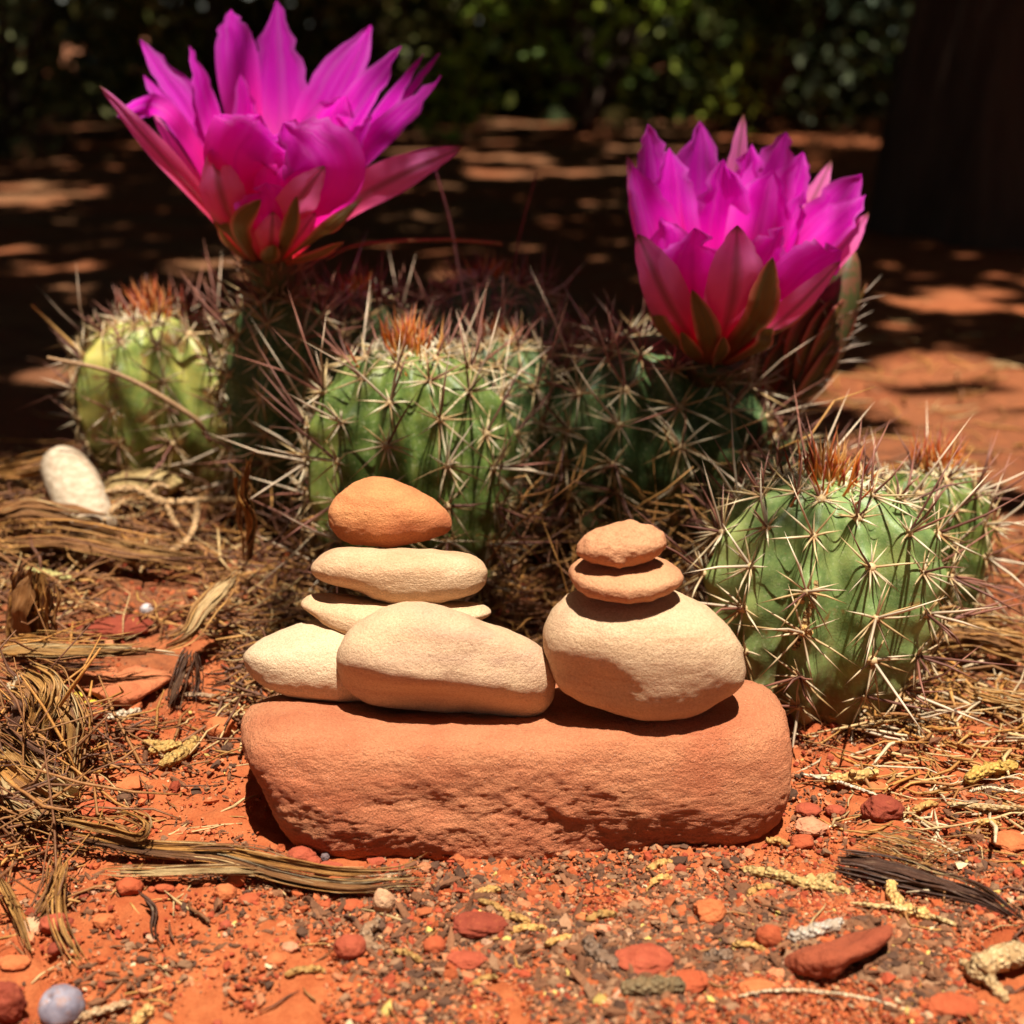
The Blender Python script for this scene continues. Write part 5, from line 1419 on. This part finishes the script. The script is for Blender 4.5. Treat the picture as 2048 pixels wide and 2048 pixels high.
def trunk_mesh(pth, r, seed, k=40, ridge=0.10):
    b = Bag(); n = 60
    path = catmull(pth, n)
    a = np.arange(k) * 2 * math.pi / k
    rad = np.interp(np.linspace(0, 1, n), np.linspace(0, 1, len(r)), r)[:, None]
    q = np.stack([np.broadcast_to(np.cos(a) * 2.4, (n, k)), np.broadcast_to(np.sin(a) * 2.4, (n, k)), np.broadcast_to(path[:, 2:3] / 40, (n, k))], -1)
    rad = rad * (1 + ridge * fbm(q, 3, seed))
    tube(b, path, rad, k, None, ref=(0, -1, 0.05))
    return b


LG = np.array([(0.075, 0.10, 0.025), (0.11, 0.135, 0.03), (0.16, 0.18, 0.04), (0.05, 0.07, 0.025), (0.20, 0.17, 0.06)])
rg = np.random.default_rng(90)

# where the shade of the crowns overhead falls on the ground: streaky, with sunlit gaps
K = 42000
tx, ty = rg.uniform(-170, 180, K), 52 + 350 * rg.uniform(0, 1, K) ** 1.1
nz3 = np.zeros(K)
dens = fbm(np.stack([tx / 22, ty / 10, nz3], -1), 3, 71) + 0.4 * fbm(np.stack([tx / 80, ty / 40, nz3], -1), 2, 72) + 0.85
# sunlit openings: one on the right, two streaks farther back, small ones elsewhere
wv = 0.8 * fbm(np.stack([tx / 7, ty / 6, nz3], -1), 3, 74)
for (hx, hy, rx, ry) in ((31, 86, 10, 13), (16, 290, 15, 12), (-88, 268, 12, 8), (50, 116, 15, 6), (9, 178, 8, 5), (-66, 188, 13, 5), (-28, 90, 5, 5)):
    dens = np.minimum(dens, (np.hypot((tx - hx) / rx, (ty - hy) / ry) + wv - 1.0) * 2.0)
dens = np.maximum(dens, 1.2 - np.hypot((tx - 57) / 20, (ty - 168) / 34))
edge = np.where(tx < -22, 60, np.where(tx < -3, 74, 71)) + 3 * fbm(np.stack([tx / 9, nz3, nz3], -1), 2, 73) - 15 * np.exp(-((tx + 0.3) / 2.6) ** 2) + 2 * (tx > 16)
keep = (dens > 0.0 + 0.25 * np.clip((ty - 274) / 20, 0, 1)) & (ty > edge)
tx, ty = tx[keep], ty[keep]; K = len(tx)
hz = rg.uniform(110, 250, K)
# added unseen leaf spray, put in only to shade the cactus feet
ZON = [(0.8, 12.5, 49.0, 52.9, 230), (0.8, 4.2, 52.5, 58.0, 110), (-12.5, -7.2, 52.4, 56.0, 100), (-7.4, -3.0, 55.5, 61.0, 120), (-8.5, 7.0, 43.5, 48.4, 330), (6.6, 9.2, 41.5, 46.5, 50), (-22, -13.5, 55.0, 58.2, 60)]
lx = np.concatenate([rg.uniform(z[0], z[1], z[4]) for z in ZON]); ly = np.concatenate([rg.uniform(z[2], z[3], z[4]) for z in ZON]); lh = rg.uniform(80, 120, len(lx))
SHADE_SPRAY = np.stack([lx, ly, np.zeros(len(lx))], -1) + SUN * (lh / SUN[2])[:, None]
CP = np.stack([tx, ty, np.zeros(K)], -1) + SUN * (hz / SUN[2])[:, None]
TREES = [((57, 152), 14.5, 'thick dark juniper trunk in deep shade at the right edge', [(0, 0), (2, 1), (-3, 2)]),
         ((-150, 215), 11, 'juniper tree standing off beyond the left edge, shading the ground behind', [(0, 0), (3, -2), (8, -4)]),
         ((20, 395), 12, 'juniper tree far behind the shrubs in the middle', [(0, 0), (-4, 0), (-10, -6)])]
own = np.argmin(np.stack([np.hypot(CP[:, 0] - t[0][0], CP[:, 1] - t[0][1]) for t in TREES]), 0)
for ti, ((x, y), r, lab, lean) in enumerate(TREES):
    base = np.array([x, y, float(ground_h(x, y)) - 3])
    root = empty('juniper_tree', base); tag(root, lab, 'tree')
    pth = [base, base + (lean[1][0], lean[1][1], 70), base + (lean[2][0], lean[2][1], 150), base + (lean[2][0] * 1.6, lean[2][1] * 1.6, 225)]
    trunk_mesh(pth, np.array([1.25, 1.0, 0.85, 0.5]) * r, 5 + ti).build('trunk', BARK, root)
    mine = np.where(own == ti)[0]
    b = Bag()
    cc = LG[rg.integers(0, 5, len(mine))] * rg.uniform(0.7, 1.2, (len(mine), 1))
    leaves(b, CP[mine], 5.5, cc, rg)
    if ti == 0:
        leaves(b, SHADE_SPRAY, 0.95, LG[rg.integers(0, 5, len(SHADE_SPRAY))], rg)  # added spray leaves, in this crown only to cast shade
        for q in range(9):
            tg = SHADE_SPRAY[rg.integers(len(SHADE_SPRAY))]; bb = Bag()
            tube(bb, catmull([catmull(pth, 30)[rg.integers(14, 20)], (tg + pth[2]) / 2 + (0, 0, 25), tg + (0, 0, 3)], 16), np.linspace(2.0, 0.15, 16), 6); bb.build('limb', BARK, root)  # added limbs that carry the shading spray
    extra = CP[mine] + rg.normal(0, 4, (len(mine), 3)) * (0.3, 0.3, 0)
    b.build('crown', LEAF, root)
    if len(mine):
        for q in range(12):
            tgt = CP[mine[rg.integers(len(mine))]] + (0, 0, 2)
            st = catmull(pth, 30)[rg.integers(12, 28)]
            bb = Bag(); mid = (st + tgt) / 2 + rg.normal(0, 6, 3)
            pp = catmull([st, mid, tgt], 14)
            tube(bb, pp, np.linspace(0.28, 0.05, 14) * r * 0.7, 7)
            bb.build('limb', BARK, root)

SHRUBS = [(-92, 262, 40, 78, 'grey-green shrub at the far left behind the open flower, partly sunlit', (0.17, 0.18, 0.07), 1.3),
          (-58, 285, 34, 82, 'olive shrub behind the left petals of the open flower', (0.17, 0.17, 0.045), 1.2),
          (-22, 300, 36, 74, 'dim shrub behind the right petals of the open flower', (0.12, 0.12, 0.035), 1.0),
          (14, 285, 36, 84, 'bright green shrub in the gap between the two flowers', (0.17, 0.25, 0.03), 1.3),
          (50, 300, 36, 74, 'dark green shrub behind the cup-shaped flower', (0.10, 0.12, 0.03), 1.0),
          (88, 275, 34, 90, 'shaded shrub behind the thick trunk at the right', (0.06, 0.09, 0.04), 0.9)]
for si, (x, y, R, Hs, lab, colr, br) in enumerate(SHRUBS):
    base = np.array([x, y, float(ground_h(x, y))])
    root = empty('shrub', base); tag(root, lab, 'shrub', 'shrubs at the edge of the clearing')
    b = Bag(); lf = Bag()
    for q in range(46):
        an = rg.uniform(0, 6.28); rr = R * rg.uniform(0, 1) ** 0.6; h = rg.uniform(0.08, 1.0) * Hs
        c = base + (math.cos(an) * rr * (1.05 - 0.5 * h / Hs), math.sin(an) * rr * 0.8 * (1.05 - 0.5 * h / Hs), h)
        n = 70
        pp = c + rg.normal(0, 1, (n, 3)) * R * 0.13
        pp[:, 2] = np.maximum(pp[:, 2], base[2] + 0.5)
        cc = np.asarray(colr) * br * rg.uniform(0.6, 1.35) * rg.uniform(0.8, 1.2, (n, 1)) * np.array([rg.uniform(0.8, 1.35), 1, rg.uniform(0.7, 1.2)])
        leaves(lf, pp, 1.7, cc, rg)
        if q < 11:
            tube(b, catmull([base, base + (c - base) * (0.5, 0.5, 0.4) + rg.normal(0, 2, 3), c], 10), np.linspace(1.3, 0.35, 10), 6)
    b.build('stems', BARK, root); lf.build('crown', LEAF, root)
# added unseen juniper crowns all round to block the sky, open only above the stones
K2 = 26000
qx, qy = rg.uniform(-260, 260, K2), rg.uniform(-260, 150, K2)
out = np.hypot(qx / 33.0, (qy - 32) / 36.0)
kp = (out > 1.0 + 0.12 * fbm(np.stack([qx / 15, qy / 15, np.zeros(K2)], -1), 2, 81)) & ((qy < 62) | (np.abs(qx) > 60))
qx, qy = qx[kp], qy[kp]; K2 = len(qx)
hz2 = rg.uniform(90, 260, K2)
CQ = np.stack([qx, qy, np.zeros(K2)], -1) + SUN * (hz2 / SUN[2])[:, None]
SKY_BLOCK_TREES = [((-150, 20), 'added sky-blocking juniper left of the clearing, outside the picture'), ((150, -10), 'added sky-blocking juniper right of the clearing, outside the picture'), ((-40, -170), 'added sky-blocking juniper behind the camera, left one'), ((110, -190), 'added sky-blocking juniper behind the camera, right one')]
own2 = np.argmin(np.stack([np.hypot(qx - t[0][0], qy - t[0][1]) for t in SKY_BLOCK_TREES]), 0)
for ti, ((x, y), lab) in enumerate(SKY_BLOCK_TREES):
    base = np.array([x, y, float(ground_h(x, y)) - 3])
    root = empty('juniper_tree', base); tag(root, lab, 'tree')
    pth = [base, base + (3, 1, 80), base + (-4, 3, 160), base + (2, 2, 240)]
    trunk_mesh(pth, np.array([14, 11, 9, 5.0]), 25 + ti).build('trunk', BARK, root)
    mine = np.where(own2 == ti)[0]
    b = Bag(); leaves(b, CQ[mine], 6.0, LG[rg.integers(0, 5, len(mine))] * rg.uniform(0.7, 1.2, (len(mine), 1)), rg)
    b.build('crown', LEAF, root)
    for q in range(10):
        tgt = CQ[mine[rg.integers(len(mine))]]; st = catmull(pth, 30)[rg.integers(12, 28)]
        bb = Bag(); tube(bb, catmull([st, (st + tgt) / 2 + rg.normal(0, 6, 3), tgt], 14), np.linspace(3.0, 0.5, 14), 7)
        bb.build('limb', BARK, root)
# dense thicket closing the view; taller unseen ring added to block the sky
b = Bag()
for q in range(900):
    an = rg.uniform(-math.pi, math.pi) if q > 420 else rg.uniform(-1.1, 1.1); d = rg.uniform(330, 560)
    x, y = math.sin(an) * d * 1.1, math.cos(an) * d + 20
    hc = rg.uniform(0, 190) if q <= 420 else rg.uniform(0, 420)
    n = 150
    pp = np.array([x, y, hc]) + rg.normal(0, 1, (n, 3)) * (26, 20, 20)
    pp[:, 2] = np.abs(pp[:, 2])
    cc = LG[rg.integers(0, 5, n)] * 0.7 * rg.uniform(0.6, 1.2, (n, 1))
    leaves(b, pp, 5.5, cc, rg)
tag(b.build('woodland_thicket', LEAF), 'dark wood closing off the view beyond the shrubs', 'wood', kind='stuff')
